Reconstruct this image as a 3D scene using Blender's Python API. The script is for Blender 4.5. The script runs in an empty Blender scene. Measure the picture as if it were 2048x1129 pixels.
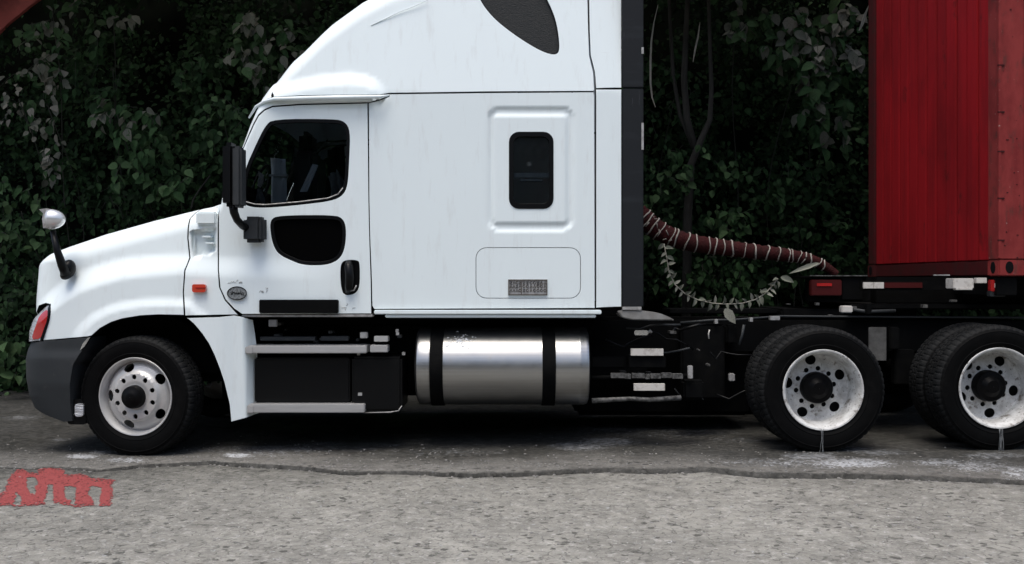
import bpy, bmesh, math, random
import numpy as np
from mathutils import Vector, Matrix, noise, geometry
random.seed(7); np.random.seed(7)
PI = math.pi
K, HX, HY, CH = 1960.0, 1024.0, 564.5, 1.41
C = bpy.context.scene.collection

# ------------------------------------------------------------------ camera
cd = bpy.data.cameras.new('camera'); cam = bpy.data.objects.new('camera', cd); C.objects.link(cam)
cam.location = (0, 0, CH); cam.rotation_euler = (PI/2, 0, 0)
cd.sensor_width = 36; cd.lens = 36*K/2048; cd.clip_end = 600; cd.clip_start = .1
bpy.context.scene.camera = cam
# ------------------------------------------------------------------ light
SUN_EL, SUN_AZ = math.radians(72), math.radians(200)      # azimuth clockwise from +Y: high, behind the camera and a little left
w = bpy.data.worlds.new('World'); bpy.context.scene.world = w; w.use_nodes = True
nt = w.node_tree; bg = nt.nodes['Background']
sky = nt.nodes.new('ShaderNodeTexSky'); sky.sky_type = 'NISHITA'; sky.sun_disc = False
sky.sun_elevation = SUN_EL; sky.sun_rotation = SUN_AZ; sky.dust_density = 4; sky.air_density = 1.0; sky.ozone_density = 1.0
nt.links.new(sky.outputs[0], bg.inputs[0]); bg.inputs[1].default_value = .15
sd = bpy.data.lights.new('sun', 'SUN'); sd.energy = 1.7; sd.angle = math.radians(35); sd.color = (1, .96, .9)
so = bpy.data.objects.new('sun', sd); C.objects.link(so)
dv = Vector((math.sin(SUN_AZ)*math.cos(SUN_EL), math.cos(SUN_AZ)*math.cos(SUN_EL), math.sin(SUN_EL)))
so.rotation_euler = dv.to_track_quat('Z', 'Y').to_euler(); so.location = (0, -5, 12)
vs = bpy.context.scene.view_settings
vs.view_transform = 'Standard'; vs.look = 'None'; vs.gamma = 1; vs.use_curve_mapping = False; vs.exposure = 0.45

# ------------------------------------------------------------------ materials
def mat(name, col, rough=.5, metal=0, coat=0, spec=.5, var=None, bump=None, tone=None, coat_rough=.05):
    m = bpy.data.materials.new(name); m.use_nodes = True; n = m.node_tree; b = n.nodes['Principled BSDF']
    b.inputs['Base Color'].default_value = (*col, 1); b.inputs['Roughness'].default_value = rough
    b.inputs['Metallic'].default_value = metal; b.inputs['Specular IOR Level'].default_value = spec
    b.inputs['Coat Weight'].default_value = coat; b.inputs['Coat Roughness'].default_value = coat_rough
    if var:      # list of (scale vec, lo, hi, colour, detail, distortion): layers of grime mixed in by noise
        prev = None
        for sc, lo, hi, c2, amt in var:
            tc = n.nodes.new('ShaderNodeTexCoord'); mp = n.nodes.new('ShaderNodeMapping'); mp.inputs['Scale'].default_value = sc
            n.links.new(tc.outputs['Object'], mp.inputs['Vector'])
            nz = n.nodes.new('ShaderNodeTexNoise'); nz.inputs['Scale'].default_value = 1; nz.inputs['Detail'].default_value = 6
            nz.inputs['Roughness'].default_value = .65
            n.links.new(mp.outputs[0], nz.inputs['Vector'])
            mr = n.nodes.new('ShaderNodeMapRange'); mr.inputs[1].default_value = lo; mr.inputs[2].default_value = hi
            mr.inputs[4].default_value = amt
            n.links.new(nz.outputs[0], mr.inputs[0])
            mx = n.nodes.new('ShaderNodeMix'); mx.data_type = 'RGBA'
            n.links.new(mr.outputs[0], mx.inputs[0])
            if prev: n.links.new(prev, mx.inputs[6])
            else: mx.inputs[6].default_value = (*col, 1)
            mx.inputs[7].default_value = (*c2, 1)
            prev = mx.outputs[2]
        n.links.new(prev, b.inputs['Base Color'])
        mr2 = n.nodes.new('ShaderNodeMapRange'); mr2.inputs[3].default_value = rough; mr2.inputs[4].default_value = min(1, rough+.2)
        n.links.new(nz.outputs[0], mr2.inputs[0]); n.links.new(mr2.outputs[0], b.inputs['Roughness'])
    if bump:
        sc, st, dist = bump
        tc = n.nodes.new('ShaderNodeTexCoord'); mp = n.nodes.new('ShaderNodeMapping'); mp.inputs['Scale'].default_value = sc
        n.links.new(tc.outputs['Object'], mp.inputs['Vector'])
        nz = n.nodes.new('ShaderNodeTexNoise'); nz.inputs['Scale'].default_value = 1; nz.inputs['Detail'].default_value = 4
        n.links.new(mp.outputs[0], nz.inputs['Vector'])
        bp = n.nodes.new('ShaderNodeBump'); bp.inputs['Strength'].default_value = st; bp.inputs['Distance'].default_value = dist
        n.links.new(nz.outputs[0], bp.inputs['Height']); n.links.new(bp.outputs[0], b.inputs['Normal'])
    return m
M = {}
M['white'] = mat('white_paint', (.745, .825, .835), .45, coat=.35, spec=.5, coat_rough=.12,
                 var=[((1.1, 1.1, .35), .35, .72, (.70, .765, .775), .5), ((14, 14, 2.2), .55, .78, (.56, .585, .575), .50), ((3, 3, 60), .66, .76, (.60, .62, .61), .4)])
M['black'] = mat('black_frame', (.0028, .003, .0032), .65, spec=.06, var=[((6, 6, 6), .5, .8, (.010, .0098, .009), .6)])
M['satin'] = mat('satin_black', (.0035, .0038, .0042), .35, spec=.16)
M['plastic'] = mat('grey_plastic', (.021, .0245, .027), .5, spec=.3, var=[((3, 3, 3), .45, .75, (.032, .035, .037), .8), ((12, 12, 12), .6, .75, (.06, .06, .057), .5)], bump=((220, 220, 220), .25, .002))
M['rubber'] = mat('tyre_rubber', (.0028, .0029, .003), .5, spec=.06, var=[((7, 7, 7), .5, .78, (.008, .008, .0078), .7), ((50, 50, 50), .70, .75, (.09, .09, .085), .5)])
M['tread'] = mat('tyre_tread', (.0048, .0052, .0054), .6, spec=.15, var=[((5, 5, 5), .45, .7, (.013, .0138, .014), .8)])
M['rim'] = mat('rim_white', (.50, .50, .49), .34, metal=.35, coat=.3, var=[((6, 6, 6), .5, .8, (.34, .33, .31), .6)])
M['rimdirty'] = mat('rim_weathered', (.60, .61, .60), .5, var=[((9, 9, 9), .40, .66, (.30, .295, .28), .85), ((13, 13, 13), .57, .66, (.10, .075, .055), .8), ((44, 44, 44), .60, .66, (.05, .04, .03), .8)])
M['hub'] = mat('hub_black', (.003, .003, .0033), .4, spec=.10)
M['void'] = mat('black_pane', (.0015, .0015, .0016), .25, spec=.05)
M['alu'] = mat('brushed_aluminium', (.46, .465, .46), .24, metal=1, var=[((.6, 6, 60), .38, .7, (.36, .355, .34), .8), ((14, 14, 14), .62, .72, (.40, .37, .33), .4)])
M['steel'] = mat('worn_steel', (.42, .42, .41), .5, metal=.6, var=[((20, 20, 20), .45, .7, (.16, .15, .14), .8)])
M['alubar'] = mat('aluminium_bar', (.52, .52, .51), .42, metal=.7, var=[((3, 12, 30), .45, .75, (.34, .34, .33), .7)])
M['dirty'] = mat('dusty_plate', (.22, .22, .21), .8, var=[((12, 12, 12), .4, .7, (.12, .11, .10), .8)])
M['cream'] = mat('worn_reflector_white', (.55, .53, .49), .5, var=[((25, 25, 25), .5, .7, (.25, .22, .19), .7)])
M['redrefl'] = mat('dim_red_reflector', (.050, .004, .004), .5, spec=.2)
M['redlens'] = mat('red_lens', (.38, .02, .02), .15, coat=1)
M['amber'] = mat('orange_red_lens', (.50, .05, .025), .2, coat=1, bump=((90, 90, 90), .5, .004))
M['chrome'] = mat('chrome', (.75, .76, .77), .12, metal=1)
M['mirrorcup'] = mat('pale_mirror_shell', (.66, .67, .67), .25, metal=.55, coat=.5)
M['dark_in'] = mat('cabin_lining', (.004, .004, .0045), .9, spec=.1)
M['greycloth'] = mat('grey_cloth', (.19, .21, .23), .9, bump=((20, 20, 4), .6, .02))
M['mesh'] = mat('dark_mesh_pane', (.015, .018, .020), .5, spec=.2, bump=((60, 8, 240), .9, .012))
def glass(name, tint, mirror=.12):
    m = bpy.data.materials.new(name); m.use_nodes = True; n = m.node_tree; n.nodes.remove(n.nodes['Principled BSDF'])
    o = n.nodes['Material Output']; t = n.nodes.new('ShaderNodeBsdfTransparent'); t.inputs[0].default_value = (*tint, 1)
    g = n.nodes.new('ShaderNodeBsdfGlossy'); g.inputs['Roughness'].default_value = .02; g.inputs[0].default_value = (1, 1, 1, 1)
    f = n.nodes.new('ShaderNodeFresnel'); f.inputs[0].default_value = 1.5
    mx = n.nodes.new('ShaderNodeMixShader'); n.links.new(f.outputs[0], mx.inputs[0]); n.links.new(t.outputs[0], mx.inputs[1]); n.links.new(g.outputs[0], mx.inputs[2])
    n.links.new(mx.outputs[0], o.inputs[0]); return m
M['glass'] = glass('tinted_glass', (.62, .66, .67))
M['clear'] = glass('clear_lens', (.85, .86, .87))

# ------------------------------------------------------------------ scene helpers
def P(px, py, Y): return Vector(((px-HX)*Y/K, Y, CH-(py-HY)*Y/K))
def ground(x): return .0105*(x+3.05)
def thing(name, label, cat, loc=(0, 0, 0), group=None):
    o = bpy.data.objects.new(name, None); o.empty_display_size = .2; o.location = loc; C.objects.link(o)
    o['label'] = label; o['category'] = cat
    if group: o['group'] = group
    return o
def world_loc(o):
    l = Vector(o.location)
    while o.parent: o = o.parent; l += Vector(o.location)
    return l
def link(name, me, parent=None, label=None, keep=False):
    """parent: world-space mesh is shifted so that the child sits at local offset 0 unless keep"""
    o = bpy.data.objects.new(name, me); C.objects.link(o)
    if parent:
        o.parent = parent
        if not keep: o.location = -world_loc(parent)
    if label: o['label'] = label
    return o
def finish(bm, mats, name, smooth=False):
    me = bpy.data.meshes.new(name); bm.to_mesh(me); bm.free()
    for m in (mats if isinstance(mats, (list, tuple)) else [mats]): me.materials.append(m)
    if smooth: me.polygons.foreach_set('use_smooth', [True]*len(me.polygons))
    return me
def add_box(bm, a, b, bev=.004, mi=0):
    a = Vector(a); b = Vector(b); c = (a+b)/2; s = b-a
    r = bmesh.ops.create_cube(bm, size=1, matrix=Matrix.Translation(c) @ Matrix.Diagonal((abs(s.x), abs(s.y), abs(s.z), 1)))
    fs = {f for v in r['verts'] for f in v.link_faces}
    for f in fs: f.material_index = mi
    if bev: bmesh.ops.bevel(bm, geom=list({e for v in r['verts'] for e in v.link_edges}), offset=bev, segments=2, affect='EDGES')
def pb(bm, x0, y0, x1, y1, Y0, Y1, bev=.004, mi=0):
    """box whose near face at depth Y0 covers the given picture rectangle"""
    a = P(x0, y0, Y0); b = P(x1, y1, Y0); add_box(bm, (a.x, Y0, b.z), (b.x, Y1, a.z), bev, mi)
def boxpart(name, rects, m, parent, bev=.004, label=None):
    bm = bmesh.new()
    for r in rects: pb(bm, *r, bev=bev)
    return link(name, finish(bm, m, name), parent, label)
def add_tube(bm, pts, r, n=10, mi=0, cap=True):
    pts = [Vector(p) for p in pts]; rs = r if isinstance(r, (list, tuple)) else [r]*len(pts)
    rings = []; up = Vector((.3, .2, 1)).normalized()
    for i, p in enumerate(pts):
        t = (pts[min(i+1, len(pts)-1)]-pts[max(i-1, 0)]).normalized()
        a = t.cross(up)
        if a.length < .1: a = t.cross(Vector((1, 0, 0)))
        a.normalize(); b = t.cross(a); up = -b if False else up
        rings.append([bm.verts.new(p+(a*math.cos(2*PI*k/n)+b*math.sin(2*PI*k/n))*rs[i]) for k in range(n)])
    for i in range(len(rings)-1):
        for k in range(n):
            f = bm.faces.new((rings[i][k], rings[i][(k+1) % n], rings[i+1][(k+1) % n], rings[i+1][k])); f.material_index = mi; f.smooth = True
    if cap and n > 2:
        for rg, fl in ((rings[0], 1), (rings[-1], 0)):
            f = bm.faces.new(rg[::-1] if fl else rg); f.material_index = mi
def tubepart(name, pts, r, m, parent, n=10, label=None):
    bm = bmesh.new(); add_tube(bm, pts, r, n); bmesh.ops.recalc_face_normals(bm, faces=bm.faces)
    return link(name, finish(bm, m, name), parent, label)
def lathe(profile, n=96, axis='Y', mod=None, close=False):
    """profile: (r, a) pairs; a runs along the axis"""
    bm = bmesh.new(); rings = []
    for j, (r, a) in enumerate(profile):
        ring = []
        for k in range(n):
            t = 2*PI*k/n; rr = r+(mod(j, k) if mod else 0)
            c, s = rr*math.cos(t), rr*math.sin(t)
            ring.append(bm.verts.new((c, a, s) if axis == 'Y' else (a, c, s)))
        rings.append(ring)
    for j in range(len(rings)-1):
        for k in range(n):
            f = bm.faces.new((rings[j][k], rings[j][(k+1) % n], rings[j+1][(k+1) % n], rings[j+1][k])); f.smooth = True
    if close:
        bm.faces.new(rings[0]); bm.faces.new(rings[-1])
    bmesh.ops.recalc_face_normals(bm, faces=bm.faces)
    return bm
def sharp(me, deg=32):
    a = me.attributes.new('sharp_edge', 'BOOLEAN', 'EDGE') if 'sharp_edge' not in me.attributes else me.attributes['sharp_edge']
    bm = bmesh.new(); bm.from_mesh(me); bm.edges.ensure_lookup_table()
    a.data.foreach_set('value', [len(e.link_faces) == 2 and e.calc_face_angle(0) > math.radians(deg) for e in bm.edges]); bm.free()

# ------------------------------------------------------------------ sheet panels: a constrained triangulation mapped on to a curved side
def resample(pts, step, closed=True):
    out = []; n = len(pts)
    for i in range(n if closed else n-1):
        a, b = np.array(pts[i], float), np.array(pts[(i+1) % n], float); L = np.hypot(*(b-a)); k = max(1, int(round(L/step)))
        for j in range(k): out.append(a+(b-a)*j/k)
    return np.array(out)
def chaikin(pts, it=2):
    for _ in range(it):
        out = []
        for i in range(len(pts)):
            a, b = np.array(pts[i], float), np.array(pts[(i+1) % len(pts)], float)
            out += [a*.75+b*.25, a*.25+b*.75]
        pts = out
    return [tuple(p) for p in pts]
def rrect(x0, y0, x1, y1, r, n=5):
    out = []
    for cx, cy, a0 in ((x1-r, y0+r, -90), (x1-r, y1-r, 0), (x0+r, y1-r, 90), (x0+r, y0+r, 180)):
        for k in range(n+1):
            t = math.radians(a0+90*k/n); out.append((cx+r*math.cos(t), cy+r*math.sin(t)))
    return out
def area(p): x, y = p[:, 0], p[:, 1]; return .5*np.sum(x*np.roll(y, -1)-np.roll(x, -1)*y)
def inset(p, d):
    s = np.sign(area(p)); t = np.roll(p, -1, 0)-np.roll(p, 1, 0); t /= np.maximum(np.linalg.norm(t, axis=1), 1e-6)[:, None]
    return p+np.stack([-t[:, 1], t[:, 0]], 1)*s*d
def inside(px, py, poly):
    r = np.zeros(len(px), bool); n = len(poly)
    for i in range(n):
        x1, y1 = poly[i]; x2, y2 = poly[(i+1) % n]
        if y1 == y2: continue
        c = ((y1 > py) != (y2 > py)) & (px < (x2-x1)*(py-y1)/(y2-y1)+x1); r ^= c
    return r
def pdist(px, py, line, closed=False):
    d = np.full(np.shape(px), 1e9); n = len(line)
    for i in range(n if closed else n-1):
        a = line[i]; b = line[(i+1) % n]; vx, vy = b[0]-a[0], b[1]-a[1]; L = vx*vx+vy*vy+1e-9
        t = np.clip(((px-a[0])*vx+(py-a[1])*vy)/L, 0, 1)
        d = np.minimum(d, np.hypot(px-a[0]-t*vx, py-a[1]-t*vy))
    return d
def ss(x): x = np.clip(x, 0, 1); return x*x*(3-2*x)
def panel(name, outline, mapf, m, parent, holes=(), step=7, flange=.03, gap=1.2, hgap=0, fm=None, mirror=True, label=None, smooth_out=0, inv=None, zc=9.2):
    pts = outline if not smooth_out else chaikin(outline, smooth_out)
    lp = [resample(pts, step)]
    for h in holes: lp.append(resample(h, step*.8))
    if inv: lp = [inv(q) for q in lp]
    lp = [inset(q, gap if i == 0 else -hgap) for i, q in enumerate(lp)]
    x0, y0 = lp[0].min(0); x1, y1 = lp[0].max(0)
    gx, gy = np.meshgrid(np.arange(x0+step*.5, x1, step), np.arange(y0+step*.5, y1, step)); gx = gx.ravel(); gy = gy.ravel()
    ok = inside(gx, gy, lp[0])
    for h in lp[1:]: ok &= ~inside(gx, gy, h)
    gx, gy = gx[ok], gy[ok]
    for q in lp:
        d = pdist(gx, gy, q, True); ok = d > step*.45; gx, gy = gx[ok], gy[ok]
    co = []; ed = []
    for q in lp:
        b = len(co); k = len(q); co += [Vector(map(float, v)) for v in q]; ed += [(b+i, b+(i+1) % k) for i in range(k)]
    nb = len(co); co += [Vector((float(a), float(b))) for a, b in zip(gx, gy)]
    V, E, F, *_ = geometry.delaunay_2d_cdt(co, ed, [], 0, 1e-5)
    V = np.array([tuple(v) for v in V]); F = np.array([f for f in F if len(f) == 3])
    c = V[F].mean(1); ok = inside(c[:, 0], c[:, 1], lp[0])
    for h in lp[1:]: ok &= ~inside(c[:, 0], c[:, 1], h)
    F = F[ok]
    A, B, D_ = V[F[:, 0]], V[F[:, 1]], V[F[:, 2]]
    s = (B[:, 0]-A[:, 0])*(D_[:, 1]-A[:, 1])-(B[:, 1]-A[:, 1])*(D_[:, 0]-A[:, 0])
    F[s > 0] = F[s > 0][:, ::-1]       # anticlockwise seen with y up
    def nrm(q):
        e = .8; a = mapf(q[:, 0]+e, q[:, 1])-mapf(q[:, 0]-e, q[:, 1]); b = mapf(q[:, 0], q[:, 1]+e)-mapf(q[:, 0], q[:, 1]-e)
        n = np.cross(b, a); return n/np.maximum(np.linalg.norm(n, axis=1), 1e-9)[:, None]
    X = mapf(V[:, 0], V[:, 1]); N = nrm(V)
    verts = [X]; norms = [N]; faces = [tuple(f) for f in F]; mi = [0]*len(F); base = len(X)
    for li, q in enumerate(lp):
        R0 = mapf(q[:, 0], q[:, 1]); n0 = nrm(q); k = len(q)
        t = np.roll(R0, -1, 0)-np.roll(R0, 1, 0); sg = np.sign(area(q))*(1 if li == 0 else -1)
        o = np.cross(n0, t)*sg; o /= np.maximum(np.linalg.norm(o, axis=1), 1e-9)[:, None]
        bev = .003
        # a tiny rolled edge, then the return flange
        R1 = R0+o*0-n0*0; R2 = R0-n0*bev+o*bev*.6; R3 = R2-n0*flange
        nn = n0+o; nn /= np.linalg.norm(nn, axis=1)[:, None]
        verts += [R0, R2, R2, R3]; norms += [n0, nn, o, o]
        def quad(a, b, mat_i):
            for i in range(k):
                j = (i+1) % k; f = (a+i, a+j, b+j, b+i)
                pa, pb_, pc = allv(a+i), allv(a+j), allv(b+j)
                faces.append(f); mi.append(mat_i)
        cat = np.concatenate(verts)
        allv = lambda i: cat[i]
        for (a, b, mm) in ((base, base+k, 0), (base+2*k, base+3*k, 1)):
            nf = np.concatenate(norms)
            i = k//3; fn = np.cross(cat[a+(i+1) % k]-cat[a+i], cat[b+i]-cat[a+i]); flip = np.dot(fn, nf[b+i]) < 0
            for i in range(k):
                j = (i+1) % k; faces.append((a+i, b+i, b+j, a+j) if flip else (a+i, a+j, b+j, b+i)); mi.append(mm)
        base += 4*k
    verts = np.concatenate(verts); norms = np.concatenate(norms)
    def build(vv, nn, ff, nm):
        me = bpy.data.meshes.new(nm); me.from_pydata(vv.tolist(), [], ff)
        me.materials.append(m); me.materials.append(fm or M['black'])
        me.polygons.foreach_set('material_index', mi2 if False else (mi if len(ff) == len(mi) else mi+mi)); me.polygons.foreach_set('use_smooth', [True]*len(ff))
        me.update(); me.normals_split_custom_set_from_vertices(nn.tolist()); return me
    if mirror == 'join':
        v2 = verts.copy(); v2[:, 1] = 2*zc-v2[:, 1]; n2 = norms.copy(); n2[:, 1] *= -1; L = len(verts)
        me = build(np.concatenate([verts, v2]), np.concatenate([norms, n2]), faces+[tuple(i+L for i in f[::-1]) for f in faces], name)
        return link(name, me, parent, label)
    o = link(name, build(verts, norms, faces, name), parent, label)
    if mirror is True:
        v2 = verts.copy(); v2[:, 1] = 2*zc-v2[:, 1]; n2 = norms.copy(); n2[:, 1] *= -1
        link(name, build(v2, n2, [f[::-1] for f in faces], name), parent)
    return o
# ------------------------------------------------------------------ the tractor's skin
ZC = 9.2
TX = np.array([-300, 60, 72, 80, 92, 122, 195, 292, 385, 415, 434, 444, 455, 478, 497, 500, 516, 537, 547, 578, 603, 640, 660, 720, 780, 880, 1000, 1245.])
TY = np.array([532, 528, 522, 514, 505, 493, 468, 441, 418, 412, 405, 372, 340, 290, 238, 232, 195, 166, 160, 120, 98, 61, 43, 0, -32, -60, -72, -76.])
FY = np.array([0, 505, 526, 600, 690, 900.]); FX = np.array([86, 80, 73, 67, 66, 66.])
ARCH = [(175, 684), (183, 672), (200, 657), (222, 645), (244, 638), (280, 632), (317, 630), (368, 631)]
SKIRT = [(373, 635), (388, 648), (404, 667), (418, 688), (429, 711), (440, 740), (448, 765), (458, 809), (461, 845)]
BROW = [(500, 226), (516, 197), (547, 177), (600, 163), (650, 154), (700, 150), (730, 154), (750, 162), (768, 176), (779, 196)]
def D(x, y):
    sx = np.interp(x, [60, 97, 130, 161, 200, 244, 300, 365, 436, 700], [640, 604, 578, 560, 546, 534, 528, 524, 530, 536])
    t = np.clip((436-x)/366, 0, 1)
    up = 8.0+.165*t**1.25; up = up+np.clip((436-x)/60, 0, 1)*.00035*np.clip(sx-y, 0, 200)
    lo = 7.958+.105*t**2.0; lo = lo+(8.0-lo)*ss((x-436)/270)
    d = up+(lo-up)*ss((y-(sx-22))/52)
    arch = ARCH+SKIRT[1:]
    da = pdist(x, y, arch)
    d = d-.026*(1-ss((da-13)/24))*(y < 700)*(x < 470)
    d = d+.00042*np.clip(185-y, 0, 400)
    u = np.interp(x, [p[0] for p in BROW], [p[1] for p in BROW])
    b = ss((y-u+10)/34)*ss((784-x)/46)*(y < 200)
    d = d-.042*b
    # pressed ring round the sleeper window
    qx = np.abs(x-1061)-(1150-972)/2+26; qy = np.abs(y-338.5)-(464-213)/2+26
    rr = np.hypot(np.maximum(qx, 0), np.maximum(qy, 0))+np.minimum(np.maximum(qx, qy), 0)-26
    d = d+.016*ss((-rr)/9)*(1-ss((-rr-11)/9))
    # stepped block and recess at the top of the cowl
    rc = inside(np.ravel(x), np.ravel(y), [(382, 462), (433, 455), (433, 503), (414, 512), (387, 519)]).reshape(np.shape(x))
    dr = pdist(x, y, [(382, 462), (433, 455), (433, 503), (414, 512), (387, 519)], True)
    d = d+.075*rc*ss(dr/6)
    return d
def Rf(x): return np.interp(x, [76, 170], [16., 45.])
def roll(x, y, usef=False, uset=True, R=None, Rd=.20, rate=.25, Rx=30., Rdx=.12, dfun=D, off=0., FYX=None):
    dd = np.zeros(np.shape(x)); X = np.array(x, float); Y = np.array(y, float); wx = wy = np.zeros(np.shape(x))
    if usef:
        fy, fx = FYX or (FY, FX)
        f = np.interp(Y, fy, fx); a = np.maximum((f+Rx-X)/Rx, 0); a1 = np.minimum(a, PI/2)
        X = np.where(a > 0, f+Rx-Rx*np.sin(a1), X); dd = dd+Rdx*(1-np.cos(a1))+np.maximum(a-PI/2, 0)*rate; wx = np.sin(a1)
    if uset:
        R = Rf(X); t = np.interp(X, TX, TY); a = np.maximum((t+R-Y)/R, 0); a1 = np.minimum(a, PI/2)
        Y = np.where(a > 0, t+R-R*np.sin(a1), Y); dd = dd+Rd*(1-np.cos(a1))+np.maximum(a-PI/2, 0)*rate; wy = np.sin(a1)
        Y = Y-np.minimum(np.maximum(a-PI/2, 0), 4)*2.0
    d = dfun(X, Y)+off; fx_ = (X-HX)*(d+.40*Rdx*wx)/K
    dz = (HY-Y)*(d+.40*Rd*wy)/K
    return np.stack([fx_, np.minimum(d+dd, ZC-.001+0*d), CH+dz], -1)
def inv_for(usef, Rx=30., FYX=None):
    def inv(q):
        q = q.copy(); x, y = q[:, 0].copy(), q[:, 1].copy()
        R = Rf(x); t = np.interp(x, TX, TY)
        s = np.clip((t+R-y)/R, 0, 1); q[:, 1] = np.where(y < t, t+R-R*PI/2-(t-y), np.where(y < t+R, t+R-R*np.arcsin(s), y))
        if usef:
            fy, fx = FYX or (FY, FX); f = np.interp(y, fy, fx); s = np.clip((f+Rx-x)/Rx, 0, 1)
            q[:, 0] = np.where(x < f, f+Rx-Rx*PI/2-(f-x), np.where(x < f+Rx, f+Rx-Rx*np.arcsin(s), x))
        return q
    return inv
side = lambda x, y: roll(x, y)
nose = lambda x, y: roll(x, y, usef=True)
flat = lambda off=0: (lambda x, y: roll(x, y, uset=False, off=off))
sinv, ninv = inv_for(False), inv_for(True)
W = M['white']

truck = thing('semi_truck', 'white long-haul semi truck tractor with raised sleeper roof parked side-on', 'truck', (0, ZC, 0))

def topedge(xs, ext): return [(x, float(np.interp(x, TX, TY))-ext) for x in xs]
hood = [(387, 419), (376, 438), (375, 477), (379, 516), (374, 530), (369, 541), (366, 585), (368, 631), (317, 630), (280, 632), (244, 638), (222, 645), (200, 657), (183, 672), (175, 674), (83, 682),
        (90, 660), (97, 640), (101, 609), (92, 607), (78, 612), (66, 632), (-80, 640)] + topedge((-80, 60, 80, 122, 195, 292, 387), 150)
panel('hood', hood, nose, W, truck, inv=ninv, flange=.10, mirror='join')
cowl = [(435.5, 405), (436.2, 540), (438.5, 575), (450, 601), (466, 619), (476, 630), (370, 632), (367, 585), (370, 541), (380, 516), (376, 477), (377, 438), (388, 420)] + topedge((390, 415, 434), 100)
panel('cowl_panel', cowl, side, W, truck, inv=sinv, flange=.06, mirror=True)
# recess and small hinge bracket on the cowl
boxpart('cowl_bracket', [(404, 472, 421, 476, 8.0, 8.08)], W, truck)
boxpart('cowl_catch', [(410, 485, 427, 489, 8.0, 8.08)], W, truck)
boxpart('cowl_block', [(391, 424, 432, 450, 7.985, 8.10)], W, truck, .014)
skirt = [(374, 636), (440, 634), (468, 631), (486, 634), (500, 641), (503, 668), (506, 700), (508, 760), (509, 833), (488, 838), (461, 845), (458, 809), (448, 765), (440, 740), (429, 711), (418, 688), (404, 667), (388, 648)]
def skmap(x, y):
    off = .16*ss((x-(484+(y-640)*.02))/20)**1.3-.012*ss((470-x)/30)+.0001*(y-640)
    d = 7.945+off; return np.stack([(x-HX)*(7.945+off*.2)/K, d, CH-(y-HY)*7.95/K], -1)
panel('fender_skirt', skirt, skmap, W, truck, flange=.25, step=5)
frame = [(434, 405), (444, 372), (455, 340), (478, 290), (497, 236), (500, 231), (515, 214), (530, 203), (548, 198), (600, 195), (700, 193), (778, 192), (760, 199), (738, 205), (734, 205), (600, 208), (545, 212),
         (529, 219), (516, 230), (505, 249), (486, 291), (462, 343), (450, 376), (440, 405)]
panel('windshield_pillar', frame, side, W, truck, inv=sinv, flange=.06, step=5, gap=.6)
ws = topedge((440, 444, 455, 478, 490, 497), 8)+topedge((497, 490, 478, 455, 444, 440), 260)
panel('windshield', ws, lambda x, y: roll(x, y, off=.02), M['glass'], truck, inv=sinv, flange=.02, mirror='join')
roofx = [500, 516, 537, 547, 578, 603, 640, 660, 720, 780, 880, 1000, 1100, 1174]
roof = [(1174, -66), (1177, 60), (1179, 112), (1187, 145), (1189, 180), (1187, 183), (980, 184), (778, 187), (760, 190), (600, 192), (548, 195), (530, 200), (514, 211), (500, 230)]+topedge(roofx, 230)
port = chaikin([(958, 0), (985, 36), (1025, 68), (1070, 97), (1100, 110), (1117, 109), (1120, 92), (1115, 51), (1104, 17), (1080, -28), (1040, -48), (985, -50), (955, -25)], 2)
panel('roof_fairing', roof, side, W, truck, holes=[port], inv=sinv, flange=.03, mirror='join', hgap=0)
pp = np.array(port); cen = pp.mean(0)
panel('roof_window', [tuple(cen+(q-cen)*1.0) for q in port], flat(.018), M['mesh'], truck, flange=.01)
panel('roof_window_seal', [tuple(cen+(q-cen)*1.02) for q in port], flat(.006), M['satin'], truck, holes=[[tuple(cen+(q-cen)*.965) for q in port]], flange=.02, gap=0)
# drip rail under the brow and the thin scored line on the roof side
tubepart('drip_rail', [P(x, y, Yd) for x, y, Yd in ((498, 236, 8.12), (512, 214, 8.05), (530, 203, 7.99), (548, 198.5, 7.955), (620, 196.5, 7.925), (700, 195, 7.92), (760, 194, 7.93), (779, 191, 7.97))], [.008, .012, .014, .015, .017, .018, .015, .006], W, truck)
tubepart('roof_crease', [P(x, y, 8.055) for x, y in ((742, 52), (770, 38), (800, 24), (830, 12), (856, 0))], .0035, W, truck, n=6)

win = chaikin([(546, 238), (668, 238), (690, 243), (701, 262), (699, 317), (696, 372), (686, 392), (664, 403), (600, 411), (531, 417), (500, 415), (485, 407), (483, 380), (489, 340), (512, 288), (530, 252)], 2)
wc = np.array(win).mean(0)
vent = chaikin([(540, 440), (556, 431), (668, 430), (686, 437), (693, 456), (691, 494), (682, 516), (664, 528), (640, 532), (606, 531), (584, 523), (557, 510), (546, 492), (540, 465)], 2)
hand = chaikin([(681, 528), (690, 520), (716, 520), (720, 528), (720, 576), (709, 590), (688, 592), (682, 578), (680, 552)], 2)
door = [(735.5, 206.5), (600, 210), (545, 214), (529, 221), (517, 232), (507, 250), (488, 292), (464, 344), (452, 377), (441, 405), (437, 418), (437, 540), (440, 576), (451, 600), (468, 618), (484, 629), (743, 628), (742, 560), (739, 470), (737.5, 400)]
def swell(c, poly, k): c = np.array(c); return [tuple(c+(np.array(q)-c)*k) for q in poly]
def ring_off(poly, d):
    return [tuple(q) for q in inset(resample(poly, 4), d)]
d_o = panel('door', door, side, W, truck, holes=[win, vent, hand], inv=None, flange=.04, step=6, mirror=False)
panel('door', door, side, W, truck, holes=[win], flange=.04, step=9, mirror=True) if False else None
v2 = [tuple(q) for q in door]
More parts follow.
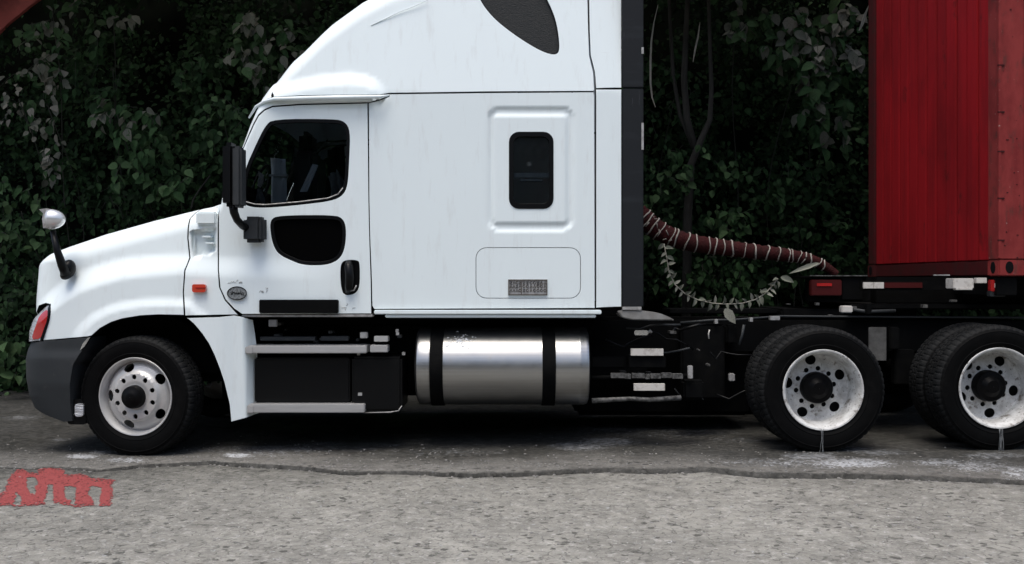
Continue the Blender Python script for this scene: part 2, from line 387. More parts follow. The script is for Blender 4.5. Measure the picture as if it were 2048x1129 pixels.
def farmirror(name, outline, holes, m, par, off=0):
    f = lambda x, y: side(x, y)*np.array([1, -1, 1])+np.array([0, 2*ZC, 0])
    me_o = panel(name, outline, side, m, par, holes=holes, step=10, flange=.03, mirror=False)
    me = me_o.data
    for v in me.vertices: v.co.y = 2*ZC-v.co.y
    me.flip_normals(); return me_o
farmirror('door', door, [win], W, truck)
panel('window_frame', win, flat(.004), M['satin'], d_o, holes=[ring_off(win, 7)], flange=.03, step=4, gap=.2, mirror=False)
panel('window_pane', ring_off(win, 6), flat(.018), M['glass'], d_o, flange=.004, mirror=False)
tubepart('window_seal', [P(x, y, 8.0) for x, y in ((492, 404), (510, 409), (531, 410), (600, 404), (655, 397), (676, 389), (686, 376))], .005, M['steel'], d_o, n=6)
panel('lower_window_frame', vent, flat(.004), M['satin'], d_o, holes=[ring_off(vent, 7)], flange=.04, step=4, gap=.2, mirror=False)
panel('lower_window_pane', ring_off(vent, 6), flat(.03), M['void'], d_o, flange=.004, mirror=False)
panel('handle_recess', hand, flat(.03), M['satin'], d_o, flange=.01, step=4, mirror=False)
bm = bmesh.new(); add_tube(bm, [P(697, 526, 8.0), P(698, 534, 7.965), P(699, 555, 7.955), P(698, 574, 7.962), P(695, 584, 8.0)], [.028, .036, .036, .034, .024], 12)
bmesh.ops.recalc_face_normals(bm, faces=bm.faces); link('door_handle', finish(bm, M['satin'], 'door_handle'), d_o)
tubepart('keyhole_trim', [P(694, 583, 7.97), P(708, 581, 7.97), P(713, 571, 7.97)], .006, M['steel'], d_o, n=6)
boxpart('step_plate', [(518, 600, 675, 627, 7.940, 8.02)], M['black'], d_o, .006)
# the scuffed oval badge and the rub marks round it
def plate(name, poly, Yd, th, m, par, label=None):
    bm = bmesh.new(); f = bm.faces.new([bm.verts.new(P(x, y, Yd+th)) for x, y in poly])
    r = bmesh.ops.extrude_face_region(bm, geom=[f]); bmesh.ops.translate(bm, verts=[v for v in r['geom'] if isinstance(v, bmesh.types.BMVert)], vec=(0, -th, 0))
    bmesh.ops.recalc_face_normals(bm, faces=bm.faces); return link(name, finish(bm, m, name), par, label)
ell = lambda cx, cy, a, b, n=28: [(cx+a*math.cos(2*PI*k/n), cy+b*math.sin(2*PI*k/n)) for k in range(n)]
M['badge'] = mat('badge_grey', (.30, .32, .32), .45, metal=.4, var=[((120, 120, 120), .45, .6, (.06, .065, .065), .9)])
bd = plate('oval_badge', ell(474, 587, 19, 13), 7.948, .02, M['badge'], d_o)
bm = bmesh.new(); add_tube(bm, [P(x, y, 7.946) for x, y in ell(474, 587, 19, 13)+[(493, 587)]], .0035, 6)
link('badge_rim', finish(bm, M['black'], 'badge_rim'), d_o)
bm = bmesh.new(); random.seed(3)
for i in range(7):      # stylised lettering across the badge: upright strokes joined by short bars
    x = 462+i*3.9; add_tube(bm, [P(x, 583+random.random()*2, 7.945), P(x+random.uniform(-1, 1.5), 591-random.random()*2, 7.945)], .0028, 5)
    if i < 6: add_tube(bm, [P(x, 584+random.random()*6, 7.945), P(x+3.6, 584+random.random()*6, 7.945)], .0022, 5)
link('badge_lettering', finish(bm, M['black'], 'badge_lettering'), d_o)
M['scuff'] = mat('rub_mark', (.33, .34, .33), .8)
bm = bmesh.new(); random.seed(11)
for i in range(16):
    cx, cy = random.choice(((472, 563), (472, 570), (697, 616), (524, 584), (480, 566)))
    x, y = cx+random.gauss(0, 6), cy+random.gauss(0, 4)
    pts = [P(x+j*random.uniform(.6, 2.2), y+random.gauss(0, 1.6), float(D(np.array([x]), np.array([y]))[0])-.001) for j in range(4)]
    add_tube(bm, pts, .0022, 5)
sc = link('scuff_marks', finish(bm, M['scuff'], 'scuff_marks'), d_o); sc['kind'] = 'stuff'
# side marker lamp on the cowl
mk = plate('side_marker_lamp', rrect(388, 569, 415, 585, 4), 7.925, .05, M['amber'], truck)
plate('lamp_bezel', rrect(385, 566.5, 418, 587.5, 5), 7.94, .03, M['satin'], truck) if False else None
boxpart('lamp_lens_bar', [(391, 575, 412, 577, 7.921, 7.93)], M['redlens'], mk, .001)

hatch = rrect(951, 495, 1162, 598, 22)
swin = rrect(1018, 264, 1107, 418, 20)
sleeper = [(737, 206), (747, 204), (766, 199), (779, 193), (780, 188.5), (980, 186), (1187, 184.5), (1189, 190), (1190, 617), (748, 619), (744, 612), (743, 560), (739.5, 470), (738, 400)]
sl = panel('sleeper_side', sleeper, flat(), W, truck, holes=[swin, hatch], flange=.03, step=7, hgap=0, mirror=False)
o = panel('sleeper_side', sleeper, flat(), W, truck, flange=.03, step=14, mirror=False)
for v in o.data.vertices: v.co.y = 2*ZC-v.co.y
o.data.flip_normals()
panel('storage_hatch', hatch, flat(), W, truck, flange=.02, step=12, gap=2.0, mirror=False)
sf = panel('sleeper_window', swin, flat(-.006), M['satin'], truck, holes=[rrect(1027, 273, 1099, 408, 14)], flange=.05, step=4, gap=.3, mirror=False)
panel('window_pane', rrect(1026, 272, 1100, 409, 14), flat(.022), M['glass'], sf, flange=.003, mirror=False)
boxpart('window_crossbar', [(1027, 346, 1099, 356, 8.026, 8.06), (1040, 358, 1085, 363, 8.03, 8.07)], M['greycloth'], sf, .003)
# stamped plate low on the hatch: raised illegible glyphs in a frame
pl = boxpart('stamped_plate', [(1016, 559, 1095, 591, 7.992, 8.01)], M['steel'], truck, .002)
bm = bmesh.new(); random.seed(5)
for (a, b, c, d) in ((1017, 560, 1094, 561.5), (1017, 589, 1094, 590.5), (1017, 560, 1018.5, 590), (1093, 560, 1094.5, 590), (1042, 562, 1043.5, 589)): pb(bm, a, b, c, d, 7.986, 7.995, 0)
for cx in list(range(1022, 1041, 6))+list(range(1048, 1091, 7)):
    for cy in (566, 573, 581):
        k = random.random(); Yg = 7.989
        if k < .4: add_tube(bm, [P(x, y, Yg) for x, y in ell(cx, cy, 2.4, 2.6, 8)], .0030, 5)
        elif k < .7: add_tube(bm, [P(cx-2.5, cy-2, Yg), P(cx+2, cy-2, Yg), P(cx-2, cy+2.5, Yg), P(cx+2.5, cy+2.5, Yg)], .003, 5)
        else: add_tube(bm, [P(cx-2, cy+3, Yg), P(cx, cy-3, Yg), P(cx+2, cy+3, Yg)], .003, 5)
M['glyph'] = mat('tarnished_relief', (.07, .06, .05), .6)
g = link('plate_lettering', finish(bm, M['glyph'], 'plate_lettering'), pl); g['kind'] = 'stuff'
strip = [(1192, 179), (1243, 179), (1243, 614), (1192, 616)]
panel('rear_side_strip', strip, flat(), W, truck, flange=.03, step=14, gap=1)
strip2 = [(1192, 177), (1189.5, 145), (1181, 111), (1179, 60), (1176.5, -66)]+topedge((1176.5, 1200, 1243), 230)+[(1243, -60), (1243, 176)]
panel('rear_roof_strip', strip2, side, W, truck, inv=sinv, flange=.03, step=10, gap=1, mirror='join')
M['ext'] = mat('extender_rubber', (.010, .012, .0145), .5, spec=.2, var=[((1.5, 1.5, 9), .55, .75, (.02, .024, .028), .8), ((40, 40, 3), .66, .74, (.16, .17, .18), .5)])
for a, b in ((-90, 175.5), (177.5, 614)):
    bm = bmesh.new(); pb(bm, 1244.5, a, 1287, b, 8.0, 8.035, .006)
    q = finish(bm, M['ext'], 'side_extender'); link('side_extender', q, truck)
    q2 = q.copy(); 
    for v in q2.vertices: v.co.y = 2*ZC-v.co.y
    q2.flip_normals(); link('side_extender', q2, truck)
# worn edge strip on the extender
boxpart('edge_trim', [(1283, 95, 1287.5, 108, 7.996, 8.01), (1283, 246, 1287.5, 300, 7.996, 8.01), (1245, 614, 1283, 620, 7.99, 8.06)], M['steel'], truck, .001)
boxpart('side_sill', [(748, 620.5, 1203, 629, 7.975, 8.12), (770, 629.5, 1192, 636, 7.995, 8.10)], W, truck, .006)
boxpart('door_sill', [(483, 629.5, 745, 634.5, 7.985, 8.10)], M['steel'], truck, .004)
boxpart('sill_bracket', [(537, 640, 553, 654, 8.02, 8.06)], M['dirty'], truck, .003)
# hidden shell: floor, firewall, rear wall, so that the cab is closed
bm = bmesh.new()
a = P(440, 622, 8.03); b = P(1243, 300, 8.03)
add_box(bm, (a.x, 8.06, a.z-.02), (b.x, 10.34, a.z+.03), 0)
add_box(bm, (b.x-.03, 8.20, a.z), (b.x, 10.2, 3.85), 0)
add_box(bm, (a.x-.05, 8.10, a.z), (a.x, 10.3, P(0, 412, 8).z), 0)
link('cab_shell', finish(bm, M['dark_in'], 'cab_shell'), truck)
# cab interior
boxpart('dashboard', [(440, 372, 505, 470, 8.2, 10.2)], M['dark_in'], truck, .05)
bm = bmesh.new()
pb(bm, 585, 300, 632, 470, 8.45, 8.95, .05); pb(bm, 545, 440, 640, 475, 8.45, 8.95, .05); pb(bm, 596, 262, 622, 305, 8.55, 8.85, .04)
link('driver_seat', finish(bm, M['satin'], 'driver_seat'), truck)
bm = bmesh.new(); c = P(520, 378, 8.6); pts = [c+Vector((.08*math.sin(t)*.9, .22*math.cos(t), .20*math.sin(t))) for t in np.linspace(0, 2*PI, 33)]
add_tube(bm, pts, .014, 8); add_tube(bm, [c, c+Vector((-.25, 0, -.15))], .02, 8); link('steering_wheel', finish(bm, M['satin'], 'steering_wheel'), truck)
def cloth(name, poly, Yd, m, sway=.02):
    bm = bmesh.new(); A, B, Cc, Dd = [np.array(p, float) for p in poly]; n = 12; g = []
    for i in range(n+1):
        row = []
        for j in range(7):
            q = (A*(1-j/6)+B*j/6)*(1-i/n)+(Dd*(1-j/6)+Cc*j/6)*i/n
            v = P(q[0], q[1], Yd); v.y += sway*math.sin(j*1.9+i*.35); row.append(bm.verts.new(v))
        g.append(row)
    for i in range(n):
        for j in range(6): f = bm.faces.new((g[i][j], g[i][j+1], g[i+1][j+1], g[i+1][j])); f.smooth = True
    bmesh.ops.solidify(bm, geom=list(bm.faces), thickness=.004)
    return link(name, finish(bm, m, name), truck)
M['papergrey'] = mat('grey_paper', (.42, .47, .52), .8)
cloth('hanging_sheet', ((541, 316), (572, 319), (573, 406), (543, 406)), 8.3, M['papergrey'])
cloth('seat_belt', ((625, 328), (637, 331), (614, 384), (600, 384)), 8.3, M['papergrey'], .006)
cloth('crumpled_sheet', ((655, 352), (676, 340), (690, 372), (664, 398)), 8.3, M['greycloth'], .07)
M['paleplastic'] = mat('pale_plastic_bag', (.62, .63, .63), .4, bump=((30, 30, 30), 1, .03))
cloth('hanging_rag', ((516, 342), (530, 352), (520, 376), (516, 372)), 8.15, M['paleplastic'], .03)
cloth('hanging_rag', ((514, 378), (524, 378), (529, 408), (510, 408)), 8.15, M['greycloth'], .04)
cloth('curtain', ((655, 300), (690, 290), (690, 400), (650, 400)), 8.6, M['dark_in'], .04)
boxpart('mirror_tag', [(538, 349, 575, 353, 8.27, 8.29)], M['greycloth'], truck, .001)

# ------------------------------------------------------------------ lights and bumper
hFY = (np.array([600, 609, 638, 663, 690.]), np.array([95, 92, 63, 54, 53.]))
hmap = lambda x, y: roll(x, y, usef=True, uset=False, Rx=22., Rdx=.10, off=-.006, FYX=hFY, rate=.10, dfun=lambda a, b: D(np.maximum(a, 84), b)+.0012*np.clip(84-a, 0, 60))
M['lamp_in'] = mat('lamp_inner', (.50, .51, .52), .25, metal=.5, bump=((14, 14, 60), .8, .02))
hl = [(101, 609), (97, 640), (90, 662), (83, 682), (30, 687), (20, 668), (30, 640), (60, 612), (92, 607)]
hlo = panel('headlight', hl, hmap, M['lamp_in'], truck, flange=.05, step=5, fm=M['satin'])
hm2 = lambda x, y: hmap(x, y)+np.array([0, -.006, 0])
panel('turn_signal_lens', chaikin([(80, 628), (98, 616), (96, 642), (88, 662), (82, 679), (62, 681), (70, 656)], 1), hm2, M['redlens'], hlo, flange=.006, step=4, mirror=False, fm=M['redlens'])
panel('headlight_rim', [(102, 607), (98, 641), (84, 683), (80, 683), (94, 641), (98, 611), (90, 611), (90, 607)], hm2, M['satin'], hlo, flange=.02, step=4, mirror=False, gap=0)
bFY = (np.array([670, 690, 702, 721, 760, 794, 821, 845.]), np.array([60, 53, 47, 43, 44, 50, 62, 78.]))
def bd_(x, y):
    return 7.95+.10*np.clip((175-x)/130, 0, 1)**1.5+.02*ss((722-y)/26)+.0006*np.clip(y-770, 0, 100)
bmap = lambda x, y: roll(x, y, usef=True, uset=False, Rx=46., Rdx=.17, rate=.25, dfun=bd_, FYX=bFY)
bump_ = [(176, 675), (172, 692), (158, 711), (146, 731), (140, 770), (141, 809), (146, 843), (127, 845), (95, 833), (63, 821), (-110, 821), (-110, 684), (60, 685), (83, 683)]
panel('bumper', bump_, bmap, M['plastic'], truck, inv=None, flange=.35, mirror='join', fm=M['plastic'])
plate('bumper_end_trim', [(163, 701), (168, 688), (178, 676), (184, 674), (172, 693)], 7.94, .03, M['chrome'], truck)
plate('fog_lamp', rrect(156, 806, 173, 832, 6), 8.0, .06, M['lamp_in'], truck)
plate('fog_lamp_bracket', rrect(146, 796, 182, 846, 6), 8.03, .10, M['satin'], truck)
# grille on the nose
gx = -3.86
bm = bmesh.new(); add_box(bm, (gx-.20, 8.72, .98), (gx-.14, 9.68, 1.52), .02)
gr = link('grille', finish(bm, M['black'], 'grille'), truck)
for k in range(6):
    bm = bmesh.new(); add_box(bm, (gx-.215, 8.74, 1.02+k*.085), (gx-.185, 9.66, 1.045+k*.085), .004); link('slat', finish(bm, M['chrome'], 'slat'), gr)

# ------------------------------------------------------------------ mirrors
bm = bmesh.new()
def rbox(bm, x0, y0, x1, y1, Ya, Yb, r=.03):
    a = P(x0, y0, Ya); b = P(x1, y1, Ya); q = bmesh.ops.create_cube(bm, size=1, matrix=Matrix.Translation(((a.x+b.x)/2, (Ya+Yb)/2, (a.z+b.z)/2)) @ Matrix.Diagonal((b.x-a.x, Yb-Ya, a.z-b.z, 1)))
    e = list({e for v in q['verts'] for e in v.link_edges}); bmesh.ops.bevel(bm, geom=e, offset=r, segments=4, affect='EDGES')
rbox(bm, 443, 284, 468, 413, 7.62, 7.80, .030)
mh = link('door_mirror', finish(bm, M['satin'], 'door_mirror'), truck)
bm = bmesh.new(); rbox(bm, 464, 292, 482, 414, 7.58, 7.74, .018); link('mirror_housing', finish(bm, M['plastic'], 'mirror_housing'), mh)
bm = bmesh.new(); add_tube(bm, [P(466, 408, 7.70), P(468, 425, 7.70), P(474, 440, 7.74), P(485, 452, 7.82), P(497, 458, 7.92)], [.036, .033, .03, .03, .035], 12); bmesh.ops.recalc_face_normals(bm, faces=bm.faces)
link('mirror_arm', finish(bm, M['satin'], 'mirror_arm'), mh)
bm = bmesh.new(); rbox(bm, 485, 433, 522, 485, 7.86, 8.0, .028); rbox(bm, 512, 434, 528, 484, 7.88, 7.99, .022); link('mirror_bracket', finish(bm, M['plastic'], 'mirror_bracket'), mh)
bm = bmesh.new(); add_tube(bm, [P(132, 548, 8.02), P(124, 530, 7.98), P(114, 500, 7.97), P(106, 462, 7.98)], [.040, .036, .028, .024], 12)
bmesh.ops.recalc_face_normals(bm, faces=bm.faces); hmr = link('hood_mirror', finish(bm, M['satin'], 'hood_mirror'), truck)
bm = bmesh.new(); c = P(136, 540, 8.06); bmesh.ops.create_uvsphere(bm, u_segments=20, v_segments=12, radius=1, matrix=Matrix.Translation(c) @ Matrix.Rotation(.25, 4, 'Y') @ Matrix.Diagonal((.058, .07, .085, 1)))
for v in bm.verts: v.co.x += .5*max(0, c.z-.03-v.co.z)*-.6
link('mirror_foot', finish(bm, M['satin'], 'mirror_foot', True), hmr)
# convex cup: a half dome open to the front
bm = bmesh.new(); c = P(112, 439, 7.98); n = 24; rings = []
for i in range(9):
    a = i/8*PI/2; rr = math.sin(PI/2-a); xx = math.sin(a)
    rings.append([bm.verts.new(c+Vector((-.055+.13*xx, .085*rr*math.cos(t), .084*rr*math.sin(t)*(1 if True else 0)))) for t in np.linspace(0, 2*PI, n, False)] if rr > .01 else [bm.verts.new(c+Vector((.075, 0, 0)))])
for i in range(8):
    for k in range(n):
        if len(rings[i+1]) == 1: bm.faces.new((rings[i][k], rings[i][(k+1) % n], rings[i+1][0]))
        else: bm.faces.new((rings[i][k], rings[i][(k+1) % n], rings[i+1][(k+1) % n], rings[i+1][k]))
f = bm.faces.new(rings[0]); 
bmesh.ops.recalc_face_normals(bm, faces=bm.faces); me = finish(bm, M['mirrorcup'], 'mirror_head', True); link('mirror_head', me, hmr)
plate('mirror_head_bracket', [(84, 420), (98, 418), (104, 424), (100, 440), (106, 455), (92, 457), (90, 440), (92, 428)], 7.96, .05, M['steel'], hmr)
tubepart('wiper_arm', [P(382, 418, 8.25), P(386, 400, 8.5), P(400, 378, 8.7), P(420, 352, 9.0)], .006, M['black'], truck, n=6)
# ------------------------------------------------------------------ wheels
tread_prof = [(.300, -.098), (.322, -.118), (.345, -.128), (.352, -.1315), (.357, -.129), (.390, -.136), (.425, -.137), (.440, -.135), (.444, -.137), (.449, -.133), (.465, -.127), (.478, -.117), (.4855, -.106),
              (.490, -.088), (.4915, -.062), (.491, -.056), (.480, -.054), (.480, -.046), (.4925, -.044), (.493, -.008), (.481, -.006), (.481, .006), (.493, .008), (.4925, .044), (.480, .046), (.480, .054), (.491, .056),
              (.490, .088), (.4855, .106), (.478, .117), (.465, .127), (.44, .135), (.39, .136), (.345, .128), (.300, .098)]
def tmod(j, k):
    r, a = tread_prof[j]; p = k % 5; ph = (k//5) % 2
    if r < .462: return 0
    if abs(a) > .055: return -.006 if p == 0 else 0
    if r > .485 and (k+3) % 5 == 0: return -.006
    return 0
bm = lathe(tread_prof, 300, 'Y', tmod); tyre_me = finish(bm, [M['rubber'], M['tread']], 'tyre')
for p in tyre_me.polygons:
    c = p.center; r = math.hypot(c.x, c.z); p.material_index = 1 if r > .468 else 0
sharp(tyre_me, 30)
def disc(name, prof, holes, m, rout, rin=None, step=.014):
    """wheel centre: flat sheet with cut holes, depth given by prof(r) (negative is towards the viewer)"""
    lp = [np.array([(rout*math.cos(t), rout*math.sin(t)) for t in np.linspace(0, 2*PI, 72, False)])]+[np.array(h) for h in holes]
    g = np.arange(-rout, rout, step); gx, gy = np.meshgrid(g, g); gx[::2] += step/2; gx = gx.ravel(); gy = gy.ravel()
    ok = np.hypot(gx, gy) < rout
    for h in lp[1:]: ok &= ~inside(gx, gy, h)
    gx, gy = gx[ok], gy[ok]
    for q in lp: ok = pdist(gx, gy, q, True) > step*.4; gx, gy = gx[ok], gy[ok]
    co = []; ed = []
    for q in lp:
        b = len(co); k = len(q); co += [Vector(map(float, v)) for v in q]; ed += [(b+i, b+(i+1) % k) for i in range(k)]
    co += [Vector((float(a), float(b))) for a, b in zip(gx, gy)]
    V, E, F, *_ = geometry.delaunay_2d_cdt(co, ed, [], 0, 1e-6); V = np.array([tuple(v) for v in V]); F = np.array([f for f in F])
    c = V[F].mean(1); ok = np.hypot(c[:, 0], c[:, 1]) < rout
    for h in lp[1:]: ok &= ~inside(c[:, 0], c[:, 1], h)
    F = F[ok]; bm = bmesh.new()
    vs = [bm.verts.new((x, prof(math.hypot(x, y)), y)) for x, y in V]
    for f in F: q = bm.faces.new([vs[i] for i in f]); q.smooth = True
    bmesh.ops.recalc_face_normals(bm, faces=bm.faces)
    if sum(f.normal.y for f in bm.faces) > 0: bmesh.ops.reverse_faces(bm, faces=bm.faces)
    e = [e for e in bm.edges if e.is_boundary]; r = bmesh.ops.extrude_edge_only(bm, edges=e)
    bmesh.ops.translate(bm, verts=[v for v in r['geom'] if isinstance(v, bmesh.types.BMVert)], vec=(0, .014, 0))
    return bm
def oval(r, ang, a, b, n=20):
    c, s = math.cos(ang), math.sin(ang); out = []
    for k in range(n):
        t = 2*PI*k/n; u, v = a*math.cos(t), b*math.sin(t)    # u radial, v tangential
        out.append((c*(r+u)-s*v, s*(r+u)+c*v))
    return out
def join(bms, mats, name):
    big = bmesh.new()
    for i, b in enumerate(bms):
        me = bpy.data.meshes.new('t'); b.to_mesh(me); b.free()
        n0 = len(big.faces); big.from_mesh(me); bpy.data.meshes.remove(me)
        big.faces.ensure_lookup_table()
        for f in big.faces[n0:]: f.material_index = mats[i][0] if isinstance(mats[i], tuple) else 0
    return big
rimprof = [(.300, -.095), (.316, -.118), (.320, -.121), (.316, -.126), (.308, -.124), (.300, -.108), (.291, -.092), (.286, -.06), (.283, .0), (.283, .12)]
# steer wheel: convex disc, ten nut pits on a raised boss, five hand holes
def fprof(r):
    y = np.interp(r, [0, .11, .125, .190, .203, .205, .25, .285, .3], [-.125, -.125, -.130, -.126, -.100, -.098, -.082, -.045, -.03]); return float(y)
A0 = math.radians(108)
fh = [oval(.240, A0-k*2*PI/5, .033, .048) for k in range(5)]+[oval(.160, math.radians(92)+k*PI/5, .022, .020, 12) for k in range(10)]
b1 = lathe(rimprof, 96); b2 = disc('d', fprof, fh, None, .290, step=.0125)
me = finish(join([b1, b2], [0, 0], 'rim'), M['rim'], 'wheel_rim'); sharp(me, 35); rim_front = me
hb = lathe([(.001, -.205), (.03, -.205), (.045, -.200), (.06, -.190), (.085, -.183), (.092, -.17), (.096, -.12), (.112, -.115)], 48); hub_front = finish(hb, M['hub'], 'hub_cap'); sharp(hub_front, 30)
nb = bmesh.new()
for k in range(10):
    a = math.radians(92)+k*PI/5; bmesh.ops.create_cone(nb, cap_ends=True, segments=6, radius1=.011, radius2=.010, depth=.02, matrix=Matrix.Translation((.16*math.cos(a), -.090, .16*math.sin(a))) @ Matrix.Rotation(PI/2, 4, 'X'))
nuts_me = finish(nb, M['black'], 'wheel_nuts')
# drive wheel: deep dish seen from outside
def rprof(r): return float(np.interp(r, [0, .13, .20, .245, .27, .29], [.085, .085, .09, .095, .085, .05]))
rh = [oval(.205, math.radians(52)-k*2*PI/5, .034, .041) for k in range(5)]+[oval(.165, math.radians(84)+k*PI/5, .018, .018, 12) for k in range(10)]
rh = [oval(.226, math.radians(27)-k*2*PI/5, .040, .044) for k in range(5)]+[oval(.156, math.radians(9+k*36), .020, .021, 12) for k in range(10)]
rim2 = [(.300, -.10), (.318, -.120), (.324, -.124), (.320, -.130), (.310, -.128), (.300, -.112), (.290, -.098), (.284, -.05), (.276, .02), (.272, .08), (.272, .13)]
me = finish(join([lathe(rim2, 96), disc('d', rprof, rh, None, .276, step=.0125)], [0, 0], 'rim'), M['rimdirty'], 'wheel_rim'); sharp(me, 35); rim_rear = me
hub_rear = finish(lathe([(.001, -.03), (.05, -.028), (.068, -.015), (.085, .0), (.118, .005), (.126, .02), (.128, .085)], 48), M['hub'], 'hub_cap'); sharp(hub_rear, 30)
drum_me = finish(lathe([(.001, .10), (.27, .10), (.27, .18), (.20, .2)], 40), M['black'], 'brake_drum')
def wheel(name, x, y, z, me, subs, rotz=0, ts=1, spin=0, par=truck, flip=False, rr=0):
    o = bpy.data.objects.new(name, me); C.objects.link(o); o.parent = par; o.location = Vector((x, y, z))-world_loc(par)
    o.rotation_euler = (0, spin, rotz+(PI if flip else 0))
    for n, m in subs:
        s = bpy.data.objects.new(n, m); C.objects.link(s); s.parent = o
        if n == 'tyre': s.scale = (ts, 1, ts)
    return o
fz = ground(-3.05)+.478
wheel('front_wheel', -3.045, 8.085, fz, rim_front, [('tyre', tyre_me), ('hub_cap', hub_front), ('wheel_nuts', nuts_me), ('brake_drum', drum_me)], rotz=math.radians(-8.5))
wheel('front_wheel', -3.045, 10.3, fz, rim_front, [('tyre', tyre_me), ('hub_cap', hub_front)], rotz=math.radians(-8.5), flip=True)
for i, x in enumerate((2.475, 3.875)):
    z = ground(x)+.493
    wheel('rear_wheel', x, 7.915, z, rim_rear, [('tyre', tyre_me), ('hub_cap', hub_rear), ('brake_drum', drum_me)], spin=math.radians(0 if i == 0 else 38), ts=1.02)
    wheel('rear_wheel', x, 8.245, z, drum_me, [('tyre', tyre_me)], spin=.3, ts=1.02)
    wheel('rear_wheel', x, 10.49, z, rim_rear, [('tyre', tyre_me), ('hub_cap', hub_rear)], flip=True)
    wheel('rear_wheel', x, 10.16, z, drum_me, [('tyre', tyre_me)], flip=True)
    tubepart('axle', [(x, 8.3, z), (x, 10.2, z)], .07, M['black'], truck)

# ------------------------------------------------------------------ tank, steps, battery box
cx0, cx1 = P(826, 0, 8.0).x, P(1180, 0, 8.0).x; tz = P(0, 737, 8.05).z; L = cx1-cx0; R_ = .325
pr = [(.001, .0), (R_*.6, .004), (R_*.9, .016), (R_*.975, .03), (R_, .05), (R_, .13), (R_*.996, .132), (R_*.996, .135), (R_, .137), (R_, L-.09), (R_*1.006, L-.085), (R_*1.006, L-.07), (R_, L-.066), (R_, L-.03), (R_*.97, L-.008), (R_*.9, L), (.001, L)]
bm = lathe([(r, a) for r, a in pr], 96, 'X'); me = finish(bm, M['alu'], 'fuel_tank', True); sharp(me, 28)
tank = link('fuel_tank', me, truck, keep=True); tank.location = Vector((cx0, 8.285, tz))-world_loc(truck)
for a, b in ((858, 885), (1085, 1112)):
    xa, xb = P(a, 0, 7.95).x, P(b, 0, 7.95).x; bm = lathe([(R_-.004, 0), (R_+.009, .001), (R_+.009, xb-xa-.001), (R_-.004, xb-xa)], 96, 'X'); me = finish(bm, M['black'], 'tank_strap', True); sharp(me, 30)
    o = link('tank_strap', me, tank, keep=True); o.location = (xa-cx0, 0, 0)
M['stain'] = mat('dried_splash', (.75, .76, .76), .7)
bm = bmesh.new(); random.seed(9)
for i in range(150):
    t = random.random(); px, py = (random.gauss(922, 9), random.gauss(684, 9)) if t < .6 else ((random.gauss(900, 5), random.gauss(690, 5)) if t < .85 else (random.gauss(925, 14), random.gauss(680, 4)))
    if px < 889: continue
    v = P(px, py, 8.0); dz = v.z-tz
    if abs(dz) > R_: continue
    y = 8.285-math.sqrt(max(0, (R_+.001)**2-dz*dz)); v = P(px, py, y); s = random.uniform(.002, .010)
    bmesh.ops.create_icosphere(bm, subdivisions=1, radius=1, matrix=Matrix.Translation(v) @ Matrix.Rotation(random.random()*3, 4, 'Y') @ Matrix.Diagonal((s*random.uniform(.6, 1.6), .002, s, 1)))
o = link('splash_stain', finish(bm, M['stain'], 'splash_stain'), tank); o['kind'] = 'stuff'
boxpart('step', [(495, 692, 733, 707, 7.96, 8.20)], M['alubar'], truck, .006)
boxpart('step_end_plate', [(490, 694, 506, 708, 7.955, 8.0)], M['alubar'], truck, .006)
boxpart('step', [(497, 809, 729, 826, 7.96, 8.25)], M['alubar'], truck, .006)
boxpart('step_end_plate', [(494, 811, 508, 827, 7.955, 8.0)], M['alubar'], truck, .006)
boxpart('upper_step_end', [(740, 691, 775, 705, 7.97, 8.10)], M['alubar'], truck, .004)
boxpart('upper_step_bracket', [(748, 673, 776, 684, 8.0, 8.1)], M['alubar'], truck, .004)
boxpart('hose_clamp', [(720, 665, 735, 677, 8.05, 8.10)], M['steel'], truck, .004)
boxpart('inner_step', [(520, 674, 630, 682, 8.12, 8.2), (642, 673, 697, 682, 8.12, 8.2)], M['plastic'], truck, .003)
bx = boxpart('battery_box', [(509, 716, 700, 806, 8.05, 8.5)], M['satin'], truck, .012)
boxpart('box_cover', [(703, 714, 804, 823, 8.03, 8.5)], M['satin'], bx, .02)
boxpart('box_latch', [(716, 786, 724, 792, 8.02, 8.03)], M['steel'], bx, .001)
for px, py in ((717, 708), (807, 708), (795, 668), (794, 662)): boxpart('bolt', [(px-3, py-3, px+3, py+3, 8.02, 8.05)], M['steel'], truck, .002)
tubepart('box_edge_rail', [P(729, 826, 8.03), P(780, 825, 8.03), P(797, 822, 8.03), P(804, 812, 8.03)], .005, M['steel'], truck, n=6)
# ladder-like brackets, valves and plates behind the tank
boxpart('air_tank_bracket', [(1262, 698, 1327, 712, 8.05, 8.09)], M['cream'], truck, .002)
boxpart('air_tank_bracket', [(1268, 768, 1330, 782, 8.05, 8.09)], M['cream'], truck, .002)
boxpart('valve_box', [(1259, 714, 1332, 736, 8.08, 8.3)], M['black'], truck, .006)
boxpart('bracket_rail', [(1183, 714, 1250, 737, 8.2, 8.28)], M['black'], truck, .01)
M['dullsteel'] = mat('grimy_steel', (.13, .13, .125), .6, metal=.3, var=[((26, 26, 26), .42, .62, (.02, .02, .019), .9)])
random.seed(21)
bm = bmesh.new()
for x0, x1 in ((1222, 1250), (1250, 1262), (1264, 1290), (1291, 1300), (1301, 1322), (1323, 1344), (1345, 1366)):
    j = random.uniform(-1.5, 1.5); pb(bm, x0, 748+j, x1, 758+j, 8.06+random.random()*.02, 8.12, .003)
link('pipe_fitting', finish(bm, M['dullsteel'], 'pipe_fitting'), truck)['kind'] = 'stuff'
tubepart('air_pipe', [P(1183, 756, 8.15), P(1260, 754, 8.13), P(1375, 752, 8.13)], .018, M['black'], truck)
tubepart('lower_rail', [P(1184, 802, 8.08), P(1260, 798, 8.08), P(1300, 800, 8.08), P(1362, 796, 8.08)], [.022, .018, .02, .022], M['dullsteel'], truck)
